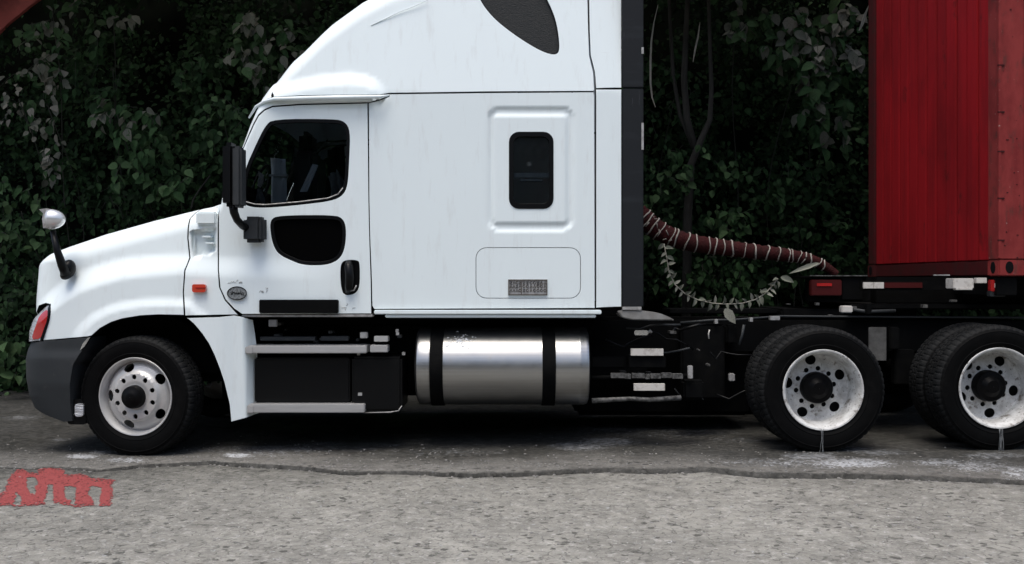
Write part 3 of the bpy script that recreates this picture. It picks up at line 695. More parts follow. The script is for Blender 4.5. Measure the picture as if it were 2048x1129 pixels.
boxpart('valve_cap', [(1269, 661, 1296, 671, 8.1, 8.16)], M['chrome'], truck, .006)
tubepart('valve_cap_stem', [P(1293, 668, 8.12), P(1301, 661, 8.12), P(1303, 666, 8.12)], .012, M['steel'], truck)
boxpart('rear_bracket', [(1367, 762, 1410, 800, 8.15, 8.3)], M['black'], truck, .02)
boxpart('bracket_tab', [(1376, 732, 1386, 758, 8.1, 8.14)], M['steel'], truck, .005)
boxpart('frame_lug', [(1459, 748, 1470, 763, 8.3, 8.36)], M['steel'], truck, .006)
tubepart('wire_hook', [P(1419, 660, 8.2), P(1417, 668, 8.2), P(1418, 678, 8.2)], .006, M['cream'], truck, n=6)
random.seed(44)
for i in range(8):      # dull air lines looping along the frame and between tank and axle
    x0 = random.uniform(1180, 1440); y0 = random.uniform(655, 790); pts_ = [P(x0, y0, 8.3)]
    for k in range(5): x0 += random.uniform(8, 30); y0 += random.uniform(-16, 16); pts_.append(P(x0, min(max(y0, 650), 800), 8.3+random.uniform(-.06, .06)))
    tubepart('air_line', pts_, random.choice((.006, .009, .013)), M['satin'] if i % 3 else M['plastic'], truck, 6)
for i in range(22):
    x0, y0 = random.choice(((random.uniform(515, 800), random.uniform(645, 690)), (random.uniform(1185, 1475), random.uniform(655, 810)), (random.uniform(1560, 1990), random.uniform(598, 634))))
    s1, s2 = random.uniform(3, 14), random.uniform(2, 7)
    boxpart('bracket', [(x0, y0, x0+s1, y0+s2, 8.28 if x0 < 1500 else 8.5, 8.4 if x0 < 1500 else 8.55)], M['dullsteel'], truck, .002)
# dusty deck plate at the cab's foot
bm = bmesh.new(); prof = [(1234, 622), (1245, 636), (1262, 640), (1300, 641), (1350, 641), (1338, 634), (1320, 627), (1290, 623), (1260, 620)]
vs_ = [bm.verts.new(P(x, y, 8.0)) for x, y in prof]; f = bm.faces.new(vs_); r = bmesh.ops.extrude_face_region(bm, geom=[f])
bmesh.ops.translate(bm, verts=[v for v in r['geom'] if isinstance(v, bmesh.types.BMVert)], vec=(0, .30, .0)); bmesh.ops.recalc_face_normals(bm, faces=bm.faces)
bmesh.ops.bevel(bm, geom=list(bm.edges), offset=.008, segments=2, affect='EDGES')
link('deck_plate', finish(bm, M['dirty'], 'deck_plate'), truck)
# frame rails and dark running gear
rz1, rz0 = P(0, 641, 8.72).z, P(0, 641, 8.72).z-.28
bm = bmesh.new(); xa, xb = -3.9, 4.9
for y in (8.72, 9.60):
    add_box(bm, (xa, y, rz0), (xb, y+.10, rz1), .006)
link('frame_rail', finish(bm, M['black'], 'frame_rail'), truck)
for k in range(7): bm = bmesh.new(); x = -2.6+k*1.13; add_box(bm, (x, 8.82, rz0+.03), (x+.09, 9.60, rz1-.03), .004); link('crossmember', finish(bm, M['black'], 'crossmember'), truck)
bm = bmesh.new()
add_box(bm, (-2.45, 8.50, .42), (-.1, 10.0, 1.08), .05); add_box(bm, (-.1, 8.66, .50), (1.2, 9.8, .90), .05); add_box(bm, (-3.95, 8.4, .55), (-2.4, 10.1, 1.35), .08)
link('engine_block', finish(bm, M['black'], 'engine_block'), truck)
bm = bmesh.new(); add_box(bm, (-2.3, 10.3, .35), (1.4, 10.42, 1.1), .03); link('far_side_blocker', finish(bm, M['black'], 'far_side_blocker'), truck)  # unseen panel added on the far side to keep the underside dark
tubepart('drive_shaft', [(.6, 9.2, .62), (2.4, 9.2, .56)], .06, M['black'], truck)
bm = bmesh.new()
for x in (2.475, 3.875):
    for y in (8.75, 9.65): bmesh.ops.create_cone(bm, cap_ends=True, segments=24, radius1=.13, radius2=.13, depth=.30, matrix=Matrix.Translation((x+.32, y, .72)))
    bmesh.ops.create_uvsphere(bm, u_segments=20, v_segments=12, radius=.24, matrix=Matrix.Translation((x, 9.2, ground(x)+.49)))
link('air_suspension', finish(bm, M['black'], 'air_suspension', True), truck)['kind'] = 'stuff'
boxpart('dark_filler_box', [(1150, 660, 1500, 832, 8.95, 9.9)], M['black'], truck, .04)  # black block added to stand in for the deep shade behind the tank
boxpart('suspension_hanger', [(1362, 648, 1450, 800, 8.55, 8.7), (1452, 650, 1475, 690, 8.6, 8.7)], M['black'], truck, .02)
M['flap'] = mat('grimy_flap', (.095, .095, .09), .8, var=[((9, 9, 9), .35, .65, (.03, .03, .028), .8)])
boxpart('mud_flap', [(1738, 655, 1773, 722, 8.42, 8.44)], M['flap'], truck, .003)
boxpart('spring_hanger', [(1780, 655, 1800, 700, 8.5, 8.6), (1790, 700, 1830, 770, 8.55, 8.65)], M['black'], truck, .01)
tubepart('frame_top_edge', [P(1360, 646, 8.55), P(1420, 641, 8.55), P(1470, 640, 8.55), P(1560, 633, 8.6), P(1690, 634, 8.66), P(2100, 636, 8.66)], .010, M['plastic'], truck, n=8)
boxpart('rail_bracket', [(1541, 633, 1560, 641, 8.5, 8.56), (1500, 636, 1506, 644, 8.5, 8.56), (1430, 639, 1436, 648, 8.5, 8.56)], M['steel'], truck, .002)
boxpart('deck_edge', [(1340, 619, 1560, 628, 8.9, 9.4)], M['black'], truck, .008)
tubepart('rail_strut', [P(1488, 650, 8.5), P(1484, 672, 8.5), P(1478, 690, 8.5)], .012, M['plastic'], truck, n=8)
bm = bmesh.new(); xa = P(1560, 0, 8.8).x; xb = P(1830, 0, 8.8).x
add_box(bm, (xa, 8.75, rz1), (xb, 9.65, rz1+.10), .02)
link('fifth_wheel', finish(bm, M['black'], 'fifth_wheel'), truck)
# fender liner above the steer wheel, deep in the arch
bm = bmesh.new(); rg = []
for yy in (8.02, 8.75):
    rg.append([bm.verts.new((-3.03+.66*math.cos(a), yy, fz+.03+.66*math.sin(a))) for a in np.linspace(PI*1.03, -.12, 28)])
for k in range(27): f = bm.faces.new((rg[0][k], rg[0][k+1], rg[1][k+1], rg[1][k])); f.smooth = True
link('fender_liner', finish(bm, M['black'], 'fender_liner'), truck)
# ------------------------------------------------------------------ container and its chassis
M['red'] = mat('dark_red_paint', (.29, .008, .012), .5, spec=.2, var=[((1.6, 1.6, .6), .45, .75, (.13, .005, .007), .85), ((14, 14, 1.0), .50, .76, (.15, .008, .011), .7), ((5, 5, 2.4), .62, .72, (.045, .008, .007), .75)])
M['redfade'] = mat('faded_red_paint', (.225, .032, .030), .65, spec=.15, var=[((5, 5, 2.5), .42, .66, (.13, .013, .014), .85), ((13, 13, 5), .54, .66, (.10, .030, .025), .8), ((30, 30, 30), .66, .72, (.42, .30, .27), .6)])
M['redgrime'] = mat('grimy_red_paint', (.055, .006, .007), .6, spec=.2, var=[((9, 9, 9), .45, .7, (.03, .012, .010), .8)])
cnt = thing('shipping_container', 'tall dark red shipping container with boarded front wall carried behind the white truck', 'container', (3.965, 7.95, 1.463))
cnt.rotation_euler = (0, 0, math.radians(4.2))
def lbox(name, boxes, m, par, bev=.004):
    bm = bmesh.new()
    for b in boxes: add_box(bm, b[:3], b[3:], bev)
    o = bpy.data.objects.new(name, finish(bm, m, name)); C.objects.link(o); o.parent = par; return o
H = 3.15
lbox('corner_post', [(-.012, 0, .13, .20, .17, H-.1)], M['redfade'], cnt, .008)
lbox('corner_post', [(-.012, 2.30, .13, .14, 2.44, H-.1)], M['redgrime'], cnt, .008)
lbox('side_wall', [(.205, .015, .13, 6.0, .04, H-.1)], M['redfade'], cnt, .002)
lbox('post_edge', [(-.022, -.006, .14, .004, .012, H-.12)], M['redfade'], cnt, .002)
lbox('bottom_rail', [(.005, .172, .0, .08, 2.295, .125)], M['redgrime'], cnt, .008)
lbox('bottom_side_rail', [(.20, .01, .0, 6.0, .08, .125)], M['redfade'], cnt, .006)
lbox('top_rail', [(.0, .0, H-.1, 6.0, 2.44, H)], M['redfade'], cnt, .01)
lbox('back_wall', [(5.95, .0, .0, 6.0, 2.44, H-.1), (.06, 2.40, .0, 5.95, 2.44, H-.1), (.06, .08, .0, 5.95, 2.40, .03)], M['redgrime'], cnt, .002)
n = 12; w0 = .176; bw = (2.295-w0)/n
for k in range(n):
    off = random.uniform(-.007, .007)
    lbox('wall_board', [(.010+off, w0+k*bw+.010, .13, .045, w0+(k+1)*bw-.010, H-.1)], M['red'], cnt, .006)
lbox('wall_backing', [(.05, w0, .13, .06, 2.29, H-.1)], M['black'], cnt, 0)
def casting(y0, y1, m):
    bm = bmesh.new(); add_box(bm, (-.018, y0, -.004), (.20, y1, .126), .008)
    o = bpy.data.objects.new('corner_casting', finish(bm, m, 'corner_casting')); C.objects.link(o); o.parent = cnt
    for nm, mtx in (('casting_hole', Matrix.Translation((-.0185, (y0+y1)/2, .065)) @ Matrix.Rotation(PI/2, 4, 'Y') @ Matrix.Diagonal((1.15, .8, 1, 1))), ('casting_hole', Matrix.Translation((.07, y0-.0005, .067)) @ Matrix.Rotation(PI/2, 4, 'X') @ Matrix.Diagonal((.8, 1.15, 1, 1)))):
        b2 = bmesh.new(); bmesh.ops.create_cone(b2, cap_ends=True, segments=20, radius1=.042, radius2=.042, depth=.004, matrix=mtx)
        q = bpy.data.objects.new(nm, finish(b2, M['dark_in'], nm)); C.objects.link(q); q.parent = o
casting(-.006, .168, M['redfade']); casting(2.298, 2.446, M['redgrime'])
# weld scars and rivets on the post
bm = bmesh.new(); random.seed(14)
for i in range(20):
    z = random.uniform(.1, 2.2); y = -.004; x = random.uniform(.0, .19); s = random.uniform(.003, .010)
    add_box(bm, (x, -.003, z), (x+s*random.uniform(.6, 2.5), .001, z+s), .001)
for z in (.28, .62, 1.0, 1.32, 1.7): add_box(bm, (-.026, -.008, z), (.03, .006, z+.012), .002)
q = bpy.data.objects.new('weld_marks', finish(bm, M['redgrime'], 'weld_marks')); C.objects.link(q); q.parent = cnt; q['kind'] = 'stuff'

tr = thing('container_chassis', 'black skeletal trailer chassis under the red container, resting on the truck', 'trailer', (4, 9.2, 0))
def tb(name, rects, m, bev=.004, par=None): return boxpart(name, rects, m, par or tr, bev)
tb('gooseneck_beam', [(1620, 553.5, 1735, 604, 8.75, 8.90), (1600, 552.5, 1735, 556, 8.72, 9.7)], M['black'])
bm = bmesh.new(); z1 = 1.455
for y in (8.75, 9.55): add_box(bm, (3.25, y, 1.22), (8.5, y+.14, z1), .006)
add_box(bm, (3.95, 7.99, 1.30), (4.12, 10.4, z1-.003), .006)
add_box(bm, (2.95, 8.60, 1.17), (4.9, 9.80, 1.215), .01)
link('main_beam', finish(bm, M['black'], 'main_beam'), tr)
lb = tb('front_marker_lamp', [(1622, 560, 1684, 592, 8.68, 8.75)], M['redrefl'], .008)
tb('lamp_glint_strip', [(1634, 567, 1664, 573, 8.672, 8.682)], M['redlens'], .002, lb)
tb('lamp_bracket', [(1684, 556, 1726, 600, 8.72, 8.75)], M['black'])
tb('white_reflector', [(1727, 565, 1747, 577.5, 8.55, 8.57), (1747.6, 565, 1768, 577.5, 8.55, 8.57)], M['cream'], .002)
tb('red_reflector', [(1768.5, 565.5, 1845, 576.5, 8.56, 8.57)], M['redrefl'], .002)
tb('reflector_bar', [(1722, 562, 1990, 581, 8.575, 8.62)], M['black'], .002)
tb('white_box', [(1907, 557, 1948, 578, 8.05, 8.2)], M['cream'], .006)
tb('box_lip', [(1912, 576, 1945, 580.5, 8.045, 8.1)], M['cream'], .003)
tb('white_tab', [(1953, 556, 1974, 567, 8.05, 8.1)], M['cream'], .003)
lb = tb('side_marker_lamp', [(1983, 560, 2011, 584, 8.02, 8.09)], M['redlens'], .008)
tb('lamp_sticker', [(1990, 567, 2003, 576, 8.012, 8.022)], M['cream'], .001, lb)
tb('lamp_holder', [(1981, 582, 2012, 594, 8.03, 8.1)], M['plastic'], .006, lb)
tb('glad_hand', [(1684, 612, 1706, 626, 8.42, 8.5)], M['cream'], .008)
tubepart('air_line', [P(1706, 620, 8.5), P(1735, 624, 8.5), P(1790, 622, 8.55)], .016, M['plastic'], tr)
boxpart('air_line_clamp', [(1732, 608, 1744, 630, 8.46, 8.52)], M['black'], tr, .01)
boxpart('beam_edge', [(1868, 549.5, 1900, 552, 8.0, 8.02)], M['steel'], tr, .001)
boxpart('beam_edge', [(1620, 551, 1735, 553, 8.70, 8.72)], M['dullsteel'], tr, .001)

# ------------------------------------------------------------------ bound hose between cab and trailer
random.seed(4)
M['hosered'] = mat('dark_red_hose', (.028, .0035, .004), .75, spec=.15, var=[((9, 9, 9), .45, .7, (.013, .007, .006), .9)], bump=((60, 60, 60), .8, .01))
M['rope'] = mat('pale_twine', (.24, .225, .20), .9)
hc = [(1272, 420, 19), (1300, 452, 20), (1345, 477, 18.5), (1400, 490, 17), (1450, 496, 16), (1500, 503, 15), (1550, 508, 14), (1590, 513, 12), (1620, 519, 11), (1645, 530, 10), (1662, 542, 9), (1674, 552, 9)]
YH = 8.9; pts = []; rad = []
for i in range(len(hc)-1):
    for j in range(12):
        t = j/12; a, b = hc[i], hc[i+1]; pts.append(P(a[0]+(b[0]-a[0])*t, a[1]+(b[1]-a[1])*t, YH)); rad.append((a[2]+(b[2]-a[2])*t)*YH/K)
pts = [sum((pts[min(max(i+k, 0), len(pts)-1)] for k in range(-5, 6)), Vector())/11 for i in range(len(pts))]
hs = thing('hose', 'thick dark red hose bound with pale twine, sagging from cab to trailer', 'hose', tuple(pts[0]))
bm = bmesh.new(); add_tube(bm, pts, [r*(1+.05*math.sin(i*1.9)+.04*random.uniform(-1, 1)) for i, r in enumerate(rad)], 16)
bmesh.ops.recalc_face_normals(bm, faces=bm.faces); link('hose_body', finish(bm, M['hosered'], 'hose_body'), hs)
s = 6; 
while s < len(pts)-22:
    p = pts[s]; t = (pts[s+1]-pts[s-1]).normalized(); a = t.cross(Vector((0, 1, 0))).normalized(); b = t.cross(a)
    r = rad[s]*1.05; tl = random.uniform(-.016, .016); q = [p+a*r*math.cos(u)+b*r*math.sin(u)+t*(tl*math.cos(u)+.004*math.sin(3*u+s)) for u in np.linspace(0, 2*PI, 15)]
    bm = bmesh.new(); add_tube(bm, q, random.uniform(.0045, .008), 5); link('twine_loop', finish(bm, M['rope'], 'twine_loop'), hs)
    s += random.choice((2, 3, 4, 4, 5, 6)) if s < 90 else random.choice((5, 8))
bm = bmesh.new()
for i in range(10):
    s = random.randrange(4, 26); p = pts[s]+Vector((0, -rad[s], random.uniform(-1, 1)*rad[s])); add_tube(bm, [p, p+Vector((random.uniform(-.04, .04), -.01, random.uniform(.0, .05)))], .004, 5)
link('twine_ends', finish(bm, M['rope'], 'twine_ends'), hs)['kind'] = 'stuff'

# ------------------------------------------------------------------ leaves
def leafmat(name, rough=.6):
    m = bpy.data.materials.new(name); m.use_nodes = True; n = m.node_tree; b = n.nodes['Principled BSDF']
    at = n.nodes.new('ShaderNodeAttribute'); at.attribute_name = 'tone'
    tc = n.nodes.new('ShaderNodeTexCoord'); nz = n.nodes.new('ShaderNodeTexNoise'); nz.inputs['Scale'].default_value = 14; n.links.new(tc.outputs['Object'], nz.inputs[0])
    mr = n.nodes.new('ShaderNodeMapRange'); mr.inputs[1].default_value = .3; mr.inputs[2].default_value = .7; mr.inputs[3].default_value = .75; mr.inputs[4].default_value = 1.2
    n.links.new(nz.outputs[0], mr.inputs[0]); vm = n.nodes.new('ShaderNodeVectorMath'); vm.operation = 'SCALE'
    n.links.new(at.outputs['Color'], vm.inputs[0]); n.links.new(mr.outputs[0], vm.inputs['Scale'])
    n.links.new(vm.outputs[0], b.inputs['Base Color']); b.inputs['Roughness'].default_value = rough; b.inputs['Specular IOR Level'].default_value = .08
    tr_ = n.nodes.new('ShaderNodeBsdfTranslucent'); n.links.new(vm.outputs[0], tr_.inputs[0])
    mx = n.nodes.new('ShaderNodeMixShader'); mx.inputs[0].default_value = .12; n.links.new(b.outputs[0], mx.inputs[1]); n.links.new(tr_.outputs[0], mx.inputs[2])
    n.links.new(mx.outputs[0], n.nodes['Material Output'].inputs[0]); return m
M['leaf'] = leafmat('leaf')
M['bark'] = mat('bark', (.022, .020, .016), .9, var=[((12, 12, 3), .4, .7, (.045, .042, .034), .8)], bump=((30, 30, 6), 1, .02))
M['stem'] = mat('vine_stem', (.018, .02, .013), .8)
M['dry'] = mat('dry_strip', (.26, .25, .21), .8)
LV = np.array([(0, 0, 0), (-.20, .10, .03), (-.34, .34, .07), (-.25, .68, .03), (0, 1, -.10), (.25, .68, .03), (.34, .34, .07), (.20, .10, .03), (0, .36, -.02), (0, .70, -.04)])
LT = np.array([(0, 8, 1), (1, 8, 2), (2, 8, 9), (2, 9, 3), (3, 9, 4), (4, 9, 5), (5, 9, 6), (6, 9, 8), (6, 8, 7), (7, 8, 0)])[:, ::-1]
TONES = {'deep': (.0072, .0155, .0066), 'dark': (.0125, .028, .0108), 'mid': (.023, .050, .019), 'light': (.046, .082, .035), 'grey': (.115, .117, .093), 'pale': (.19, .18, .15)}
def frames(ax, nr):
    ax = ax/np.linalg.norm(ax, axis=1)[:, None]; nr = nr-ax*np.sum(ax*nr, 1)[:, None]; nr /= np.maximum(np.linalg.norm(nr, axis=1), 1e-6)[:, None]
    return np.stack([np.cross(ax, nr), ax, nr], 2)      # columns x, y, z
def leafmesh(name, pos, ax, nr, size, tone, m=None):
    R = frames(ax, nr); n = len(pos); base = LV[None]*np.stack([size*np.random.uniform(.8, 1.25, n), size, size*np.random.uniform(.3, 2.2, n)], 1)[:, None]
    V = np.einsum('nij,nkj->nki', R, base)+pos[:, None]
    F = (LT[None]+10*np.arange(n)[:, None, None]).reshape(-1, 3)
    me = bpy.data.meshes.new(name); me.vertices.add(n*10); me.vertices.foreach_set('co', V.ravel().astype('f4'))
    me.loops.add(len(F)*3); me.loops.foreach_set('vertex_index', F.ravel().astype('i4')); me.polygons.add(len(F))
    me.polygons.foreach_set('loop_start', np.arange(0, len(F)*3, 3, dtype='i4')); me.polygons.foreach_set('loop_total', np.full(len(F), 3, 'i4'))
    me.polygons.foreach_set('use_smooth', np.ones(len(F), bool))
    ca = me.color_attributes.new('tone', 'FLOAT_COLOR', 'POINT'); col = np.ones((n*10, 4), 'f4'); col[:, :3] = np.repeat(tone, 10, 0); ca.data.foreach_set('color', col.ravel())
    me.update(); me.validate(); me.materials.append(m or M['leaf']); return me
def tones(names, n, jit=.25):
    t = np.array([TONES[x] for x in names])[np.random.randint(0, len(names), n)]; return t*np.random.uniform(1-jit, 1+jit, (n, 1))
single = {}
for tn in TONES:
    for v in range(3):
        single[tn, v] = leafmesh('leaf', np.zeros((1, 3)), np.array([[0, 1., 0]]), np.array([[0, 0, 1.]]), np.ones(1), tones([tn], 1))
def orient(n, down=.8, out=.5):
    ax = np.stack([np.random.normal(0, .55, n), np.random.normal(-.25, .35, n), np.random.normal(-down, .45, n)], 1)
    nr = np.stack([np.random.normal(0, .45, n), np.random.normal(-.8, .35, n), np.random.normal(out, .35, n)], 1); return ax, nr
def spray_pts(p0, d, L, step, droop):
    out = []; p = np.array(p0, float); d = np.array(d, float)
    for i in range(int(L/step)):
        out.append(p.copy()); d = d/np.linalg.norm(d); p = p+d*step; d[2] -= droop; d += np.random.normal(0, .10, 3)
    return out
def plant(name, label, cat, cx, cy, rx, ry, Y, nspray, tn, size=(.10, .17), L=(.25, .6), nind=16, dirn=(0, -.3, -.6), droop=.12, depth=.35, group=None, root=None, down=.8, step=.055):
    """a leafy plant: sprays of leaves along thin stems inside an ellipse of the hedge; front leaves singly, the rest as foliage"""
    c = P(cx, cy, Y); rxm, rym = rx*Y/K, ry*Y/K
    base = root or (c.x, Y+.9, max(0, ground(c.x)))
    t = thing(name, label, cat, base, group or {'shrub': 'shrubs on the bank left of the cab', 'bush': 'low bushes along the foot of the bank', 'hanging_vine': 'vines hanging down the bank'}.get(name))
    Pp, stems = [], []
    for s in range(nspray):
        while 1:
            u, v = np.random.uniform(-1, 1, 2)
            if u*u+v*v < 1: break
        p0 = (c.x+u*rxm, Y+np.random.uniform(0, depth), c.z+v*rym)
        d = np.array(dirn)+np.random.normal(0, .45, 3)
        q = spray_pts(p0, d, np.random.uniform(*L), step, droop)
        if len(q) < 2: continue
        stems.append(q)
        for i, x in enumerate(q): Pp.append(x+np.random.normal(0, .028, 3))
    Pp = np.array(Pp); n = len(Pp); ax, nr = orient(n, down)
    sz = np.random.uniform(size[0]*.8, size[1]*.92, n); tcol = tones(tn, n)
    order = np.argsort(Pp[:, 1]-sz*1.5); ind = order[:nind]; rest = order[nind:]
    if len(rest):
        me = leafmesh('foliage', Pp[rest]-np.array(base), ax[rest], nr[rest], sz[rest], tcol[rest]); o = bpy.data.objects.new('foliage', me); C.objects.link(o); o.parent = t; o['kind'] = 'stuff'
    R = frames(ax[ind], nr[ind])
    for k, i in enumerate(ind):
        o = bpy.data.objects.new('leaf', single[random.choice(tn), random.randrange(3)]); C.objects.link(o); o.parent = t
        mm = Matrix(R[k].tolist()).to_4x4(); s = sz[i]*1.08
        o.matrix_local = Matrix.Translation(Vector(Pp[i])-Vector(base)) @ mm @ Matrix.Diagonal((s, s, s*1.4, 1))
    bm = bmesh.new()
    for q in stems: add_tube(bm, [Vector(x)-Vector(base) for x in q[::2]+[q[-1]]], .0035, 4, cap=False)
    top = max(q[0][2] for q in stems)
    hub = Vector((c.x, Y+depth*.8, c.z)); lo = Vector(base)
    wv = [Vector((.10*math.sin(q*7+cx), .45*math.sin(q*PI), 0)) for q in np.linspace(0, 1, 12)]; add_tube(bm, [(hub-lo)*q+wv[i] for i, q in enumerate(np.linspace(0, 1, 12))], .007, 5)
    me = finish(bm, M['stem'], 'stem'); o = bpy.data.objects.new('stem', me); C.objects.link(o); o.parent = t
    return t
# the dark mass behind: hundreds of small leaves nobody could count
def wallY(x, z): return 12.9+.45*math.sin(x*1.3+1)*math.cos(z*1.1)+.35*noise.noise(Vector((x*.9, z*.9, 3)))
VO = [(310, 60, 90, 90), (300, 190, 60, 90), (1340, 180, 70, 170), (1660, 450, 120, 90), (1650, 600, 120, 60), (350, 240, 60, 60), (130, 420, 60, 60), (1480, 270, 70, 40)]
def thick(n, z0, z1, ymin, ymax, sz, tn, x0=-8.2, x1=8.2, fn=None, void=True):
    x = np.random.uniform(x0, x1, n); z = np.random.uniform(z0, z1, n); dpt = np.random.uniform(ymin, ymax, n)
    y = np.array([(fn or wallY)(a, b) for a, b in zip(x, z)])+dpt
    if void:
        px = HX+x*K/y; py = HY-(z-CH)*K/y; push = np.zeros(n)
        for a, b, c, d in VO: push = np.maximum(push, 1-((px-a)/c/.8)**2-((py-b)/d/.8)**2)
        y = y+np.clip(push*3, 0, 1)*1.1
    # clump: thin out by noise
    keep = np.array([noise.noise(Vector((a*1.6, b*1.6, c*.8+9))) for a, b, c in zip(x, z, y)]) > np.random.uniform(-.55, .15, n)
    x, y, z = x[keep], y[keep], z[keep]; n = len(x); ax, nr = orient(n, .6)
    return np.stack([x, y, z], 1), ax, nr, np.random.uniform(*sz, n), tones(tn, n, .35)
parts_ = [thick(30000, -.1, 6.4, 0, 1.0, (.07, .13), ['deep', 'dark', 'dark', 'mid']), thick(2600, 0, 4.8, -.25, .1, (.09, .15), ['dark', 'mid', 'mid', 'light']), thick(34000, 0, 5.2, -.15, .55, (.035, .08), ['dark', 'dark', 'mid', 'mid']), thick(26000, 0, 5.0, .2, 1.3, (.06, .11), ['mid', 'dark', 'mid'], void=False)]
cat_ = [np.concatenate([p[i] for p in parts_]) for i in range(5)]
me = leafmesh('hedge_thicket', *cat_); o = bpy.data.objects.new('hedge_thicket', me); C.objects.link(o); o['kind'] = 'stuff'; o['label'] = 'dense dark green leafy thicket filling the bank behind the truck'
# leaf canopy added out of view to shade the bank and far ground
x = np.random.uniform(-9, 9, 9000); y = np.random.uniform(10.5, 14.2, 12000)[:9000]; z = 5.2+np.random.uniform(0, 1.3, 9000)+(12-y)*-.15; ax, nr = orient(9000, .4, 1)
me = leafmesh('shade_canopy', np.stack([x, y, z], 1), ax, nr, np.random.uniform(.16, .26, 9000), tones(['dark', 'mid'], 9000)); o = bpy.data.objects.new('shade_canopy', me); C.objects.link(o); o['kind'] = 'stuff'; o['label'] = 'unseen leafy canopy added above the bank to shade it'
bm = bmesh.new(); g = []
for i in range(61):
    row = []
    for j in range(26):
        X = -15+i*.5; t = j/25; row.append(bm.verts.new((X, 13.9+.5*t+.25*noise.noise(Vector((X, j*.3, 0))), -.3+t*7.5)))
    g.append(row)
for i in range(60):
    for j in range(25): bm.faces.new((g[i][j], g[i+1][j], g[i+1][j+1], g[i][j+1])).smooth = True
M['soil'] = mat('dark_soil', (.005, .0065, .0045), .95, spec=.05, var=[((4, 4, 4), .4, .7, (.008, .011, .007), .8)])
o = link('earth_bank', finish(bm, M['soil'], 'earth_bank')); o['kind'] = 'structure'

V_ = 'vine'; G1 = None
plant('hanging_vine', 'vine of pale grey leaves hanging in a column at the far left edge', V_, 85, 200, 30, 130, 12.2, 15, ['grey', 'grey', 'pale', 'mid'], (.09, .15), (.3, .6), 34, (0, -.1, -1))
plant('hanging_vine', 'small pale leaves trailing below the red metal sheet at upper left', V_, 15, 190, 22, 70, 12.3, 7, ['grey', 'mid', 'pale'], (.08, .12), (.2, .4), 14)
plant('hanging_vine', 'scattered leaves in front of the red metal sheet in the top left corner', V_, 70, 45, 50, 40, 12.0, 9, ['grey', 'mid', 'light'], (.10, .16), (.2, .4), 14)
plant('bush', 'mid-green leafy bush low on the left behind the hood mirror', 'bush', 30, 420, 60, 80, 12.1, 22, ['mid', 'mid', 'light', 'dark'], (.11, .17), (.2, .4), 26)
plant('bush', 'shaded bush at the left edge just above the dark bumper', 'bush', 20, 590, 50, 80, 12.2, 22, ['mid', 'dark', 'dark'], (.09, .14), (.2, .4), 16)
plant('ground_plant', 'broad round green leaves growing from the kerb beside the bumper', 'plant', 15, 715, 35, 45, 11.9, 13, ['light', 'mid', 'light'], (.12, .17), (.12, .25), 18, (0, -.5, .6), .05)
plant('shrub', 'shrub with grey-green leaves hanging in the dark left of the cab, topmost', 'shrub', 195, 130, 60, 60, 12.4, 12, ['dark', 'mid'], (.10, .15), (.3, .5), 16)
plant('shrub', 'drooping green sprays between the dark hollow and the pale vine', 'shrub', 230, 215, 60, 45, 12.1, 14, ['mid', 'light', 'mid', 'grey'], (.12, .19), (.2, .4), 22)
plant('shrub', 'leafy sprig pointing down-left above the middle of the hood', 'shrub', 275, 310, 60, 45, 12.1, 11, ['mid', 'light'], (.12, .18), (.2, .4), 18)
plant('shrub', 'lowest bright green sprig just above the rear of the hood', 'shrub', 345, 365, 45, 28, 12.0, 11, ['light', 'mid', 'mid'], (.11, .18), (.15, .35), 18)
plant('shrub', 'dark sprays low behind the front half of the hood', 'shrub', 190, 390, 100, 45, 12.5, 16, ['dark', 'mid', 'dark'], (.09, .13), (.2, .4), 12)
plant('shrub', 'grey and green foliage beside the sloping roof at top centre', 'shrub', 510, 70, 80, 55, 12.1, 26, ['grey', 'mid', 'light', 'grey'], (.11, .18), (.2, .5), 34)
plant('shrub', 'small green leaves tucked in front of the windshield pillar', 'shrub', 450, 235, 45, 55, 12.1, 15, ['mid', 'light', 'dark'], (.10, .16), (.2, .4), 18)
plant('shrub', 'dim foliage between the roof slope and the dark hollow', 'shrub', 400, 150, 50, 60, 12.5, 14, ['dark', 'mid'], (.09, .14), (.2, .4), 10)
plant('shrub', 'leaves hanging at the top edge left of the dark hollow', 'shrub', 195, 15, 55, 25, 12.2, 8, ['mid', 'light', 'grey'], (.12, .19), (.2, .4), 12)
plant('hanging_vine', 'large grey and green leaves hanging at the top beside the red container', V_, 1650, 40, 75, 50, 11.9, 24, ['grey', 'mid', 'pale', 'light'], (.13, .21), (.3, .6), 34, (0, -.1, -.9))
plant('hanging_vine', 'broad green leaves across the upper middle of the gap behind the cab', V_, 1590, 130, 70, 50, 12.1, 22, ['mid', 'light', 'mid', 'grey'], (.13, .20), (.2, .4), 28)
plant('hanging_vine', 'long pointed leaves dangling lowest beside the red container', V_, 1660, 210, 55, 50, 12.0, 17, ['mid', 'light', 'mid', 'grey'], (.14, .21), (.2, .5), 24, (0, -.1, -1))
plant('hanging_vine', 'leaves along the top edge in the middle of the gap behind the cab', V_, 1500, 20, 50, 28, 12.1, 12, ['light', 'grey', 'mid'], (.13, .2), (.2, .4), 16)
plant('bush', 'small-leaved green bush just right of the black side extender', 'bush', 1400, 345, 95, 40, 12.1, 26, ['mid', 'light', 'mid', 'dark'], (.09, .14), (.15, .35), 26, (0, -.4, .1))
plant('bush', 'green leaves above the middle of the bound hose', 'bush', 1460, 430, 55, 30, 12.1, 14, ['mid', 'light', 'mid'], (.10, .16), (.15, .3), 18, (0, -.4, .1))
plant('bush', 'low foliage under the bound hose inside the leafy garland', 'bush', 1450, 550, 110, 38, 12.1, 24, ['mid', 'dark', 'mid'], (.09, .14), (.15, .3), 20, (0, -.4, .1))
